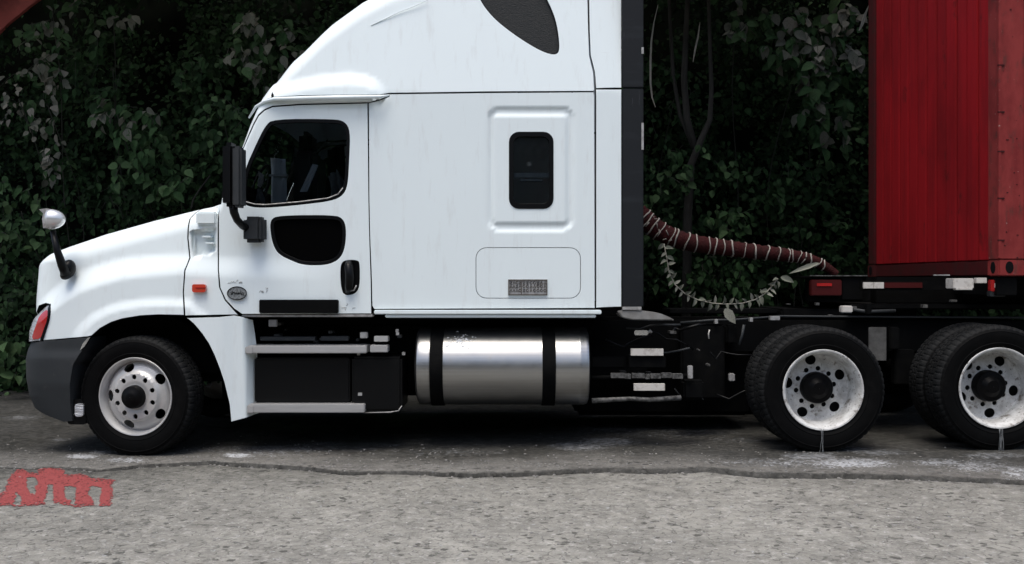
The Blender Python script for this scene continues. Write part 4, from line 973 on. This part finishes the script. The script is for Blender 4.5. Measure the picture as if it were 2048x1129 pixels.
plant('bush', 'dim leaves between the container foot and the hanging leaves', 'bush', 1610, 350, 80, 70, 12.4, 26, ['dark', 'mid', 'mid'], (.10, .15), (.2, .4), 8)
plant('bush', 'dim leaves filling the dark hollow below the container hanging vines', 'bush', 1650, 460, 80, 60, 12.4, 26, ['mid', 'dark', 'mid'], (.09, .14), (.15, .35), 12, (0, -.4, .1))
plant('hanging_vine', 'dim leaves behind the bare stems of the slender tree', V_, 1345, 170, 60, 110, 12.7, 26, ['dark', 'mid'], (.08, .13), (.2, .4), 10)
plant('bush', 'shaded leaves hugging the edge of the black extender', 'bush', 1310, 420, 30, 60, 12.2, 10, ['mid', 'dark', 'light'], (.09, .14), (.2, .3), 10)

# slender trees in the gap
tree = thing('slender_tree', 'slender bare-stemmed tree curving up in the gap behind the cab', 'tree', (P(1350, 0, 12.6).x, 12.6, .1))
o = tubepart('trunk', [P(1372, 640, 12.6), P(1376, 420, 12.5), P(1382, 330, 12.45), P(1400, 285, 12.4), P(1420, 240, 12.35), P(1423, 180, 12.3), P(1420, 100, 12.3), P(1417, 0, 12.3), P(1415, -120, 12.3)], [.06, .055, .05, .042, .034, .028, .025, .022, .018], M['bark'], tree, 10)
tubepart('limb', [P(1392, 300, 12.45), P(1374, 240, 12.5), P(1368, 160, 12.5), P(1372, 60, 12.5), P(1380, -80, 12.5)], [.04, .045, .042, .034, .025], M['bark'], tree, 10)
tubepart('limb', [P(1388, 300, 12.5), P(1360, 230, 12.6), P(1346, 150, 12.6), P(1340, 40, 12.6), P(1335, -80, 12.6)], [.03, .028, .026, .022, .02], M['bark'], tree, 8)
cr = P(1400, -110, 12.3); ax, nr = orient(500); pos = np.array([[cr.x, 12.3, cr.z]])+np.random.normal(0, 1, (500, 3))*np.array([.5, .35, .25])
link('crown', leafmesh('crown', pos, ax, nr, np.random.uniform(.1, .17, 500), tones(['mid', 'dark'], 500)), tree)
def strip_(label, pts_, Y, w):
    bm = bmesh.new(); a = []; 
    for i, (x, y) in enumerate(pts_):
        p = P(x, y, Y+.02*math.sin(i)); ww = w*(1-.75*abs(i/(len(pts_)-1)*2-1.1)**2); ww = max(ww, .003)
        a.append((bm.verts.new(p+Vector((-ww, 0, 0))), bm.verts.new(p+Vector((0, -.006, 0))), bm.verts.new(p+Vector((ww, 0, 0)))))
    for i in range(len(a)-1):
        for k in (0, 1): bm.faces.new((a[i][k], a[i][k+1], a[i+1][k+1], a[i+1][k])).smooth = True
    bmesh.ops.solidify(bm, geom=list(bm.faces), thickness=.003)
    o = link('dry_stalk', finish(bm, M['dry'], 'dry_stalk')); o['label'] = label; o['category'] = 'stalk'
strip_('long pale dry stalk hanging beside the black extender', [(1316, 10), (1308, 45), (1303, 80), (1301, 120), (1301, 165), (1304, 195), (1311, 215)], 11.6, .012)
strip_('short pale dry stalk hanging next to the slender tree trunk', [(1400, 45), (1396, 75), (1390, 100), (1386, 125)], 11.8, .012)
strip_('twisted grey dry leaf blade beside the top of the red container', [(1738, 10), (1730, 30), (1724, 50), (1718, 62)], 11.5, .02)

# garland of small leaves looping under the hose
gp = [(1328, 488), (1334, 520), (1338, 545), (1350, 570), (1370, 588), (1395, 600), (1425, 607), (1455, 609), (1485, 607), (1510, 600), (1530, 588), (1545, 572), (1556, 558)]
gv = [Vector(P(x, y, 8.55)) for x, y in gp]; gar = thing('vine_garland', 'thin vine strung with small pale leaves looping below the bound hose', 'vine', tuple(gv[0]))
tubepart('stem', gv, .005, M['dry'], gar, 6)
TG = leafmesh('leaf', np.zeros((1, 3)), np.array([[0, 1., 0]]), np.array([[0, 0, 1.]]), np.ones(1), np.array([[.145, .155, .125]]))
TG2 = leafmesh('leaf', np.zeros((1, 3)), np.array([[0, 1., 0]]), np.array([[0, 0, 1.]]), np.ones(1), np.array([[.20, .205, .17]]))
random.seed(6); gl = world_loc(gar)
for i in range(46):
    u = i/45*(len(gv)-1.001); k = int(u); p = gv[k].lerp(gv[k+1], u-k); t = (gv[k+1]-gv[k]).normalized(); sgn = 1 if i % 2 else -1
    perp = Vector((-t.z, 0, t.x))*sgn
    ax = (perp*.9+Vector((random.uniform(-.4, .4), random.uniform(-.7, .1), random.uniform(-.9, .1)))).normalized(); nr = Vector((random.uniform(-.8, .8), -1, random.uniform(-.2, .8)))
    R = frames(np.array([ax]), np.array([nr]))[0]; s = random.uniform(.05, .085)
    o = bpy.data.objects.new('leaf', TG if random.random() < .6 else TG2); C.objects.link(o); o.parent = gar
    o.matrix_local = Matrix.Translation(p-gl) @ Matrix(R.tolist()).to_4x4() @ Matrix.Diagonal((s*.7, s, s*1.5, 1))
def bigleaf(label, a, b, Y, wd, me):
    A, B = P(*a, Y), P(*b, Y); ax = B-A; s = ax.length; R = frames(np.array([ax]), np.array([[.1, -1, .35]]))[0]
    o = bpy.data.objects.new('hanging_leaf', me); C.objects.link(o); o['label'] = label; o['category'] = 'leaf'
    o.matrix_world = Matrix.Translation(A) @ Matrix(R.tolist()).to_4x4() @ Matrix.Diagonal((s*wd, s, s, 1))
bigleaf('single large pale leaf hanging over the frame rail below the garland', (1449, 618), (1472, 648), 8.45, .9, TG2)
bigleaf('single flat green leaf near the end of the garland by the trailer', (1561, 555), (1590, 564), 8.5, .6, TG)
bigleaf('narrow pale leaf blade poking from the thin end of the bound hose', (1638, 526), (1578, 547), 8.6, .25, TG2)
for a, b in (((1282, 618), (1297, 612)), ((1310, 622), (1318, 608))): pass

# red sheet at the upper left
rs = thing('metal_sheet', 'faded red metal sheet half hidden behind leaves at the top left corner', 'sheet', tuple(P(20, 60, 12.5)))
bm = bmesh.new(); poly = [(-220, -160), (160, -120), (84, 0), (62, 16), (40, 34), (20, 50), (-6, 76), (-220, 120)]
f = bm.faces.new([bm.verts.new(P(x, y, 12.6)) for x, y in poly]); r = bmesh.ops.extrude_face_region(bm, geom=[f]); bmesh.ops.translate(bm, verts=[v for v in r['geom'] if isinstance(v, bmesh.types.BMVert)], vec=(0, -.06, 0))
bmesh.ops.recalc_face_normals(bm, faces=bm.faces); link('sheet_panel', finish(bm, mat('weathered_red_sheet', (.26, .05, .042), .7, var=[((3, 3, 3), .4, .7, (.08, .015, .014), .8)]), 'sheet_panel'), rs)

# ------------------------------------------------------------------ ground
def fbm(x, y, s=1.0, o=4):
    v = Vector((x*s, y*s, 1.7)); return noise.fractal(v, 1.0, 2.1, o)
EP = [(-700, 935), (0, 935), (60, 937), (109, 933), (203, 937), (293, 927), (390, 923), (430, 921), (488, 925), (586, 931), (695, 942), (800, 940), (920, 946), (1039, 944), (1210, 936), (1295, 940), (1415, 935), (1511, 946), (1669, 948), (1875, 954), (2048, 961), (2500, 975)]
def gpoint(px, py):        # where a picture point meets the sloping road
    Y = 8.0
    for _ in range(12):
        X = (px-HX)*Y/K; Y = (CH-ground(X))*K/(py-HY)
    return X, Y
EX, EY = zip(*[gpoint(x, y) for x, y in EP])
def edgeY(x): return np.interp(x, EX, EY)+.014*noise.noise(Vector((x*2.2, 0, 0)))+.020*noise.noise(Vector((x*9, 3, 0)))+.016*noise.noise(Vector((x*28, 7, 0)))
STEP = lambda x: .022*float(ss((x+3.75)/.9))+.004
def gridmesh(name, xs, rows, m, hf, attr=None):
    nx, ny = len(xs), len(rows[0]); V = np.zeros((nx, ny, 3))
    for i, x in enumerate(xs):
        V[i, :, 0] = x; V[i, :, 1] = rows[i]; V[i, :, 2] = [hf(x, y) for y in rows[i]]
    idx = np.arange(nx*ny).reshape(nx, ny); F = np.stack([idx[:-1, :-1], idx[1:, :-1], idx[1:, 1:], idx[:-1, 1:]], -1).reshape(-1, 4)
    me = bpy.data.meshes.new(name); me.vertices.add(nx*ny); me.vertices.foreach_set('co', V.ravel().astype('f4'))
    me.loops.add(len(F)*4); me.loops.foreach_set('vertex_index', F.ravel().astype('i4')); me.polygons.add(len(F))
    me.polygons.foreach_set('loop_start', np.arange(0, len(F)*4, 4, dtype='i4')); me.polygons.foreach_set('loop_total', np.full(len(F), 4, 'i4'))
    me.polygons.foreach_set('use_smooth', np.ones(len(F), bool)); me.update()
    if attr is not None:
        a = me.attributes.new('stain', 'FLOAT', 'POINT'); a.data.foreach_set('value', attr(V).ravel().astype('f4'))
        a = me.attributes.new('shade_damp', 'FLOAT', 'POINT'); a.data.foreach_set('value', shade_damp(V).ravel().astype('f4'))
    me.materials.append(m); return me
ST = [(1185, 830, 34, 26, .55), (1340, 868, 150, 7, .55), (1480, 880, 60, 8, .5), (600, 898, 260, 8, .45), (900, 905, 160, 7, .4), (1560, 925, 140, 9, .5), (1880, 925, 60, 8, .7), (1700, 900, 60, 5, .9), (1160, 893, 62, 9, 1.0), (1215, 884, 60, 9, 1.0), (1230, 856, 130, 8, .75), (1185, 835, 50, 22, .5), (1370, 862, 90, 7, .6), (1620, 912, 60, 8, 1.0), (1700, 926, 90, 10, .9), (1760, 905, 60, 6, .8), (1990, 912, 70, 7, .8), (1960, 930, 70, 14, .6), (2040, 945, 40, 16, .6), (1420, 850, 60, 9, .5),
      (165, 913, 34, 5, 1.0), (200, 905, 24, 5, .8), (120, 880, 16, 3, .9), (40, 836, 40, 4, .9), (475, 911, 28, 5, 1.0), (250, 920, 50, 6, .6), (520, 905, 80, 8, .45), (650, 888, 70, 6, .5), (750, 890, 90, 6, .4), (400, 900, 60, 5, .4)]
def stain(V):
    X, Y, Z = V[..., 0], V[..., 1], V[..., 2]; px = HX+X*K/Y; py = HY-(Z-CH)*K/Y; s = np.zeros(X.shape)
    for a, b, c, d, k in ST: s = np.maximum(s, k*np.clip(1-((px-a)/c)**2*.6-((py-b)/d)**2*.6, 0, 1))
    return s
def shade_damp(V):
    if V[0, 0, 1] < 3:       # the road in front: darker towards the broken edge and towards the left
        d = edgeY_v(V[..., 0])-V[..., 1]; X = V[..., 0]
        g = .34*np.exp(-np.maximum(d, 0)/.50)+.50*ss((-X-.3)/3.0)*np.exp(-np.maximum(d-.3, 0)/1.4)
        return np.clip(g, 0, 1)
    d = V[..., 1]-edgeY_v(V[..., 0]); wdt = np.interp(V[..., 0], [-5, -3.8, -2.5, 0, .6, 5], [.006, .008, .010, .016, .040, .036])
    u = ss((V[..., 1]-edgeY_v(V[..., 0])-.06-.08*np.sin(V[..., 0]*2.7))/.80)*.90       # the truck's shade, painted into the asphalt colour
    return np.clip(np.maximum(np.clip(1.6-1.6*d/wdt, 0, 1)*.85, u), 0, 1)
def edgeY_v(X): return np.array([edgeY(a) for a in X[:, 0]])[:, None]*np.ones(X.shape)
def hback(x, y): return ground(x)+.006*fbm(x, y, 1.3, 3)+.004*fbm(x, y, 7, 3)
def hfront(x, y): return ground(x)-STEP(x)-.05*math.exp(-max(0., float(edgeY(x))-y)/.014)*min(1, STEP(x)/.03)+.006*fbm(x, y, .9, 3)+.0035*fbm(x, y, 9, 3)
gx_ = np.arange(-6.5, 6.5, .02)
ey = [float(edgeY(x)) for x in gx_]
rows = [np.concatenate([[e-.012], e+np.array([0, .012, .03]), e+.05+np.arange(1, 70)*.028, np.linspace(e+2.1, 15, 30)]) for e in ey]
def hb2(x, y):
    e = float(edgeY(x)); d = y-e
    if d < -.005: return ground(x)-STEP(x)-.02
    return hback(x, y)-(.010 if d < .005 else (.004 if d < .02 else 0))*min(1, STEP(x)/.02)
def groundmat(name, base, dark, light, cell, specks, wet=0):
    m = bpy.data.materials.new(name); m.use_nodes = True; n = m.node_tree; b = n.nodes['Principled BSDF']; N = n.nodes.new; Lk = n.links.new
    tc = N('ShaderNodeTexCoord')
    def nz(s, det=6, rgh=.6, dist=0):
        q = N('ShaderNodeTexNoise'); q.inputs['Scale'].default_value = s; q.inputs['Detail'].default_value = det; q.inputs['Roughness'].default_value = rgh; q.inputs['Distortion'].default_value = dist; Lk(tc.outputs['Object'], q.inputs[0]); return q.outputs[0]
    def mr(i, a, b_, c=0, d=1):
        q = N('ShaderNodeMapRange'); q.inputs[1].default_value = a; q.inputs[2].default_value = b_; q.inputs[3].default_value = c; q.inputs[4].default_value = d; Lk(i, q.inputs[0]); return q.outputs[0]
    def mth(op, a, c):
        q = N('ShaderNodeMath'); q.operation = op; Lk(a, q.inputs[0]); (Lk(c, q.inputs[1]) if not isinstance(c, (int, float)) else setattr(q.inputs[1], 'default_value', c)); return q.outputs[0]
    def mix(f, a, c):
        q = N('ShaderNodeMix'); q.data_type = 'RGBA'; Lk(f, q.inputs[0])
        for v, s in ((a, q.inputs[6]), (c, q.inputs[7])):
            if isinstance(v, tuple): s.default_value = (*v, 1)
            else: Lk(v, s)
        return q.outputs[2]
    col = mix(mr(nz(1.1, 5), .38, .66), base, tuple(v*.74 for v in base))
    col = mix(mr(nz(6, 9, .78), .42, .68, 0, .62), col, dark)
    col = mix(mr(nz(110, 3, .7), .45, .65, 0, .3), col, tuple(v*.62 for v in base))
    col = mix(mr(nz(70, 4, .7), .55, .75, 0, .35), col, light)
    # broken net of fine cracks between aggregate cells
    wv = N('ShaderNodeTexNoise'); wv.inputs['Scale'].default_value = 18; Lk(tc.outputs['Object'], wv.inputs[0])
    vm = N('ShaderNodeMix'); vm.data_type = 'VECTOR'; vm.inputs[0].default_value = .035; Lk(tc.outputs['Object'], vm.inputs[4]); Lk(wv.outputs['Color'], vm.inputs[5])
    vo = N('ShaderNodeTexVoronoi'); vo.feature = 'DISTANCE_TO_EDGE'; vo.inputs['Scale'].default_value = cell; Lk(vm.outputs[1], vo.inputs['Vector'])
    ck = mth('MULTIPLY', mr(vo.outputs[0], .0, .085, 1, 0), mr(nz(14, 5), .42, .56)); 
    col = mix(mth('MULTIPLY', ck, .72), col, dark)
    rim_ = mth('MULTIPLY', mr(vo.outputs[0], .06, .16, 1, 0), mr(nz(17, 4), .52, .64)); col = mix(mth('MULTIPLY', rim_, .38), col, light)
    # pits in clusters
    v2 = N('ShaderNodeTexVoronoi'); v2.inputs['Scale'].default_value = 13; Lk(vm.outputs[1], v2.inputs['Vector'])
    pit = mth('MULTIPLY', mr(mth('ADD', v2.outputs[0], mth('MULTIPLY', nz(45, 4), .5)), .46, .54, 1, 0), mr(nz(2.6, 3), .44, .56)); col = mix(mth('MULTIPLY', pit, .95), col, tuple(v*.25 for v in base))
    # small pale and dark chips
    v3 = N('ShaderNodeTexVoronoi'); v3.inputs['Scale'].default_value = 34; Lk(tc.outputs['Object'], v3.inputs['Vector'])
    sp = N('ShaderNodeSeparateColor'); Lk(v3.outputs['Color'], sp.inputs[0])
    chip = mth('MULTIPLY', mr(v3.outputs[0], .10, .22, 1, 0), mr(sp.outputs[0], 1-specks, 1-specks+.01)); col = mix(chip, col, (.50, .50, .48))
    chip2 = mth('MULTIPLY', mr(v3.outputs[0], .16, .30, 1, 0), mr(sp.outputs[1], 1-specks*1.2, 1-specks*1.2+.01)); col = mix(chip2, col, tuple(v*.3 for v in base))
    at = N('ShaderNodeAttribute'); at.attribute_name = 'stain'
    st = mr(mth('ADD', at.outputs['Fac'], mth('MULTIPLY', nz(24, 5, .62, 1.2), 3.2)), 1.98, 2.5, 0, .92); col = mix(st, col, (.52, .54, .56))
    a2 = N('ShaderNodeAttribute'); a2.attribute_name = 'shade_damp'; col = mix(mth('MULTIPLY', a2.outputs['Fac'], mr(nz(20, 5), .3, .6, .6, 1)), col, (.013, .0135, .0115))
    Lk(col, b.inputs['Base Color'])
    b.inputs['Roughness'].default_value = .85; b.inputs['Specular IOR Level'].default_value = .3
    if wet: Lk(mr(nz(1.2, 3), .45, .6, .8, .45), b.inputs['Roughness'])
    h = mth('ADD', mth('MULTIPLY', nz(60, 6, .7), 1.0), mth('MULTIPLY', ck, -.35)); h = mth('ADD', h, mth('MULTIPLY', pit, -.5)); h = mth('ADD', h, mth('MULTIPLY', nz(9, 3), 1.0))
    bp = N('ShaderNodeBump'); bp.inputs['Strength'].default_value = .7; bp.inputs['Distance'].default_value = .012; Lk(h, bp.inputs['Height']); Lk(bp.outputs[0], b.inputs['Normal'])
    return m
GB = groundmat('old_asphalt', (.175, .170, .155), (.045, .044, .040), (.28, .27, .25), 24, .05, 1)
GF = groundmat('pale_road', (.305, .299, .266), (.038, .037, .033), (.56, .545, .51), 17, .05)
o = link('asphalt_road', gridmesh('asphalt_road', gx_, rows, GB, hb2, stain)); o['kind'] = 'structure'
rows = [np.concatenate([np.linspace(1.5, 4.5, 12), np.linspace(4.55, e-.12, 95), np.linspace(e-.11, e+.05, 14)]) for e in ey]
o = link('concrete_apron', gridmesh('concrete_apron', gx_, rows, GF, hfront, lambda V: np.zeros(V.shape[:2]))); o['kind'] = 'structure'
bm = bmesh.new(); g = [[bm.verts.new((x, y, ground(max(-8, min(8, x)))-.09)) for y in (-60, 1, 14, 60, 160)] for x in (-160, -8, 8, 160)]
for i in range(3):
    for j in range(4): bm.faces.new((g[i][j], g[i+1][j], g[i+1][j+1], g[i][j+1]))
o = link('ground', finish(bm, GF, 'ground')); o['kind'] = 'structure'

# red paint lettering, worn, on the pale road
letters = [[(-4, 1014), (-4, 992), (8, 984), (18, 958), (31, 943), (45, 938), (55, 945), (74, 947), (79, 938), (96, 935), (123, 938), (131, 943), (126, 949), (144, 951), (164, 949), (185, 958), (231, 961), (224, 972), (227, 997), (219, 1013), (150, 1014), (114, 1010), (82, 1009), (76, 1013)]]
holes_ = [[(54, 957), (71, 957), (77, 967), (71, 977), (71, 991), (60, 988), (52, 972)], [(32, 985), (41, 994), (42, 1011), (26, 1011), (30, 997)], [(95, 971), (106, 971), (106, 983), (108, 1011), (91, 1011), (89, 999), (94, 984)],
          [(128, 974), (152, 974), (151, 998), (149, 1012), (142, 1011), (141, 1001), (131, 999)], [(184, 974), (201, 975), (203, 987), (199, 1002), (198, 1016), (189, 1012), (184, 997), (173, 989)]]
M['paint'] = mat('red_road_paint', (.225, .036, .034), .7, var=[((40, 40, 40), .58, .72, (.27, .07, .065), .7)], bump=((80, 80, 80), .6, .01))
bm = bmesh.new(); st_ = .009; cells = {}
ax0 = gpoint(-15, 925)[0]-.3; X0, X1 = ax0, gpoint(262, 1020)[0]+.1; Yn, Yf = gpoint(0, 1022)[1]-.25, gpoint(100, 928)[1]+.1
xs = np.arange(X0, X1, st_); ys = np.arange(Yn, Yf, st_); XX, YY = np.meshgrid(xs, ys, indexing='ij')
ZZ = np.array([[hfront(x, y) for y in ys] for x in xs]); PX = (HX+XX*K/YY).ravel(); PY = (HY-(ZZ-CH)*K/YY).ravel()
nn = np.array([noise.fractal(Vector((a*11, b*11, 0)), 1.0, 2.0, 4) for a, b in zip(XX.ravel(), YY.ravel())])
nf = np.array([noise.noise(Vector((a*55, b*55, 5))) for a, b in zip(XX.ravel(), YY.ravel())])
jx = PX+nn*3; jy = PY+nn*2.5
mk_ = inside(jx, jy, letters[0])
for h in holes_: mk_ &= ~inside(jx, jy, h)
db = pdist(jx, jy, letters[0], True)
mk_ &= ~((nf > .46) | ((db < 5) & (nf > .10)))
mk_ = mk_.reshape(XX.shape); vid = {}
def gv_(i, j):
    if (i, j) not in vid:
        x, y = X0+(i-.5)*st_, Yn+(j-.5)*st_; vid[i, j] = bm.verts.new((x, y, hfront(x, y)+.004))
    return vid[i, j]
for i in range(len(xs)):
    for j in range(len(ys)):
        if mk_[i, j]: bm.faces.new((gv_(i, j), gv_(i+1, j), gv_(i+1, j+1), gv_(i, j+1)))
o = link('road_paint', finish(bm, M['paint'], 'road_paint')); o['label'] = 'worn smudged red painted lettering on the pale road at lower left'; o['category'] = 'road marking'

# loose stones and chips along the broken edge
M['stone'] = mat('stone_chip', (.22, .215, .20), .9, var=[((30, 30, 30), .4, .6, (.16, .155, .15), .8)])
bm = bmesh.new(); random.seed(31)
for i in range(1500):
    x = random.uniform(-5, 5); r = random.random(); e = float(edgeY(x))
    if r < .10: y = e-abs(random.gauss(0, .03))-.01; z = hfront(x, y)
    elif r < .65: y = e+abs(random.gauss(0, .5))+.03; z = hback(x, y)
    else: y = random.uniform(4.7, e-.05); z = hfront(x, y)
    s = random.uniform(.003, .010)*(1.3 if r < .1 else 1)
    bmesh.ops.create_icosphere(bm, subdivisions=1, radius=1, matrix=Matrix.Translation((x, y, z+s*.2)) @ Matrix.Rotation(random.random()*6, 4, 'Z') @ Matrix.Diagonal((s*random.uniform(.8, 1.7), s, s*.6, 1)))
for v in bm.verts: v.co += Vector((random.uniform(-1, 1), random.uniform(-1, 1), random.uniform(-1, 1)))*.0012
o = link('gravel', finish(bm, M['stone'], 'gravel')); o['kind'] = 'stuff'; o['label'] = 'loose stone chips scattered on the road'

# thin milky trickles running off the drive wheels
def trickle(label, px, y0, y1, Y, n):
    bm = bmesh.new(); random.seed(px)
    for i in range(n):
        a = px+random.uniform(-3.5, 3.5); b = px+random.uniform(-8, 8)
        add_tube(bm, [P(a+(b-a)*t+random.uniform(-.7, .7), y0+(y1-y0)*t, Y-.01*t+.004*math.sin(t*9+i)) for t in np.linspace(0, 1, 9)], [.0012, .002, .0012, .002, .0014, .0018, .0012, .0016, .001], 5)
    o = link('water_trickle', finish(bm, M['milk'], 'water_trickle')); o['label'] = label; o['category'] = 'water'; o['kind'] = 'stuff'
M['milk'] = mat('milky_water', (.17, .18, .185), .3)
trickle('thin milky trickle running from the front drive wheel rim to the road', 1645, 858, 910, 7.765, 4)
trickle('milky trickle running from the rearmost wheel rim to the road', 2002, 858, 912, 7.765, 9)

# trees added unseen behind the viewer, to darken window reflections and cut low light
x = np.random.uniform(-40, 40, 26000); z = np.random.uniform(-.2, 9.5, 26000); y = -19+np.random.uniform(-1.5, 1.5, 26000); ax, nr = orient(26000); nr[:, 1] *= -1
me = leafmesh('unseen_trees', np.stack([x, y, z], 1), ax, nr, np.random.uniform(.5, .9, 26000), tones(['dark', 'mid'], 26000)); o = bpy.data.objects.new('unseen_trees', me); C.objects.link(o); o['kind'] = 'stuff'; o['label'] = 'row of dark trees added unseen behind the viewer to darken reflections'
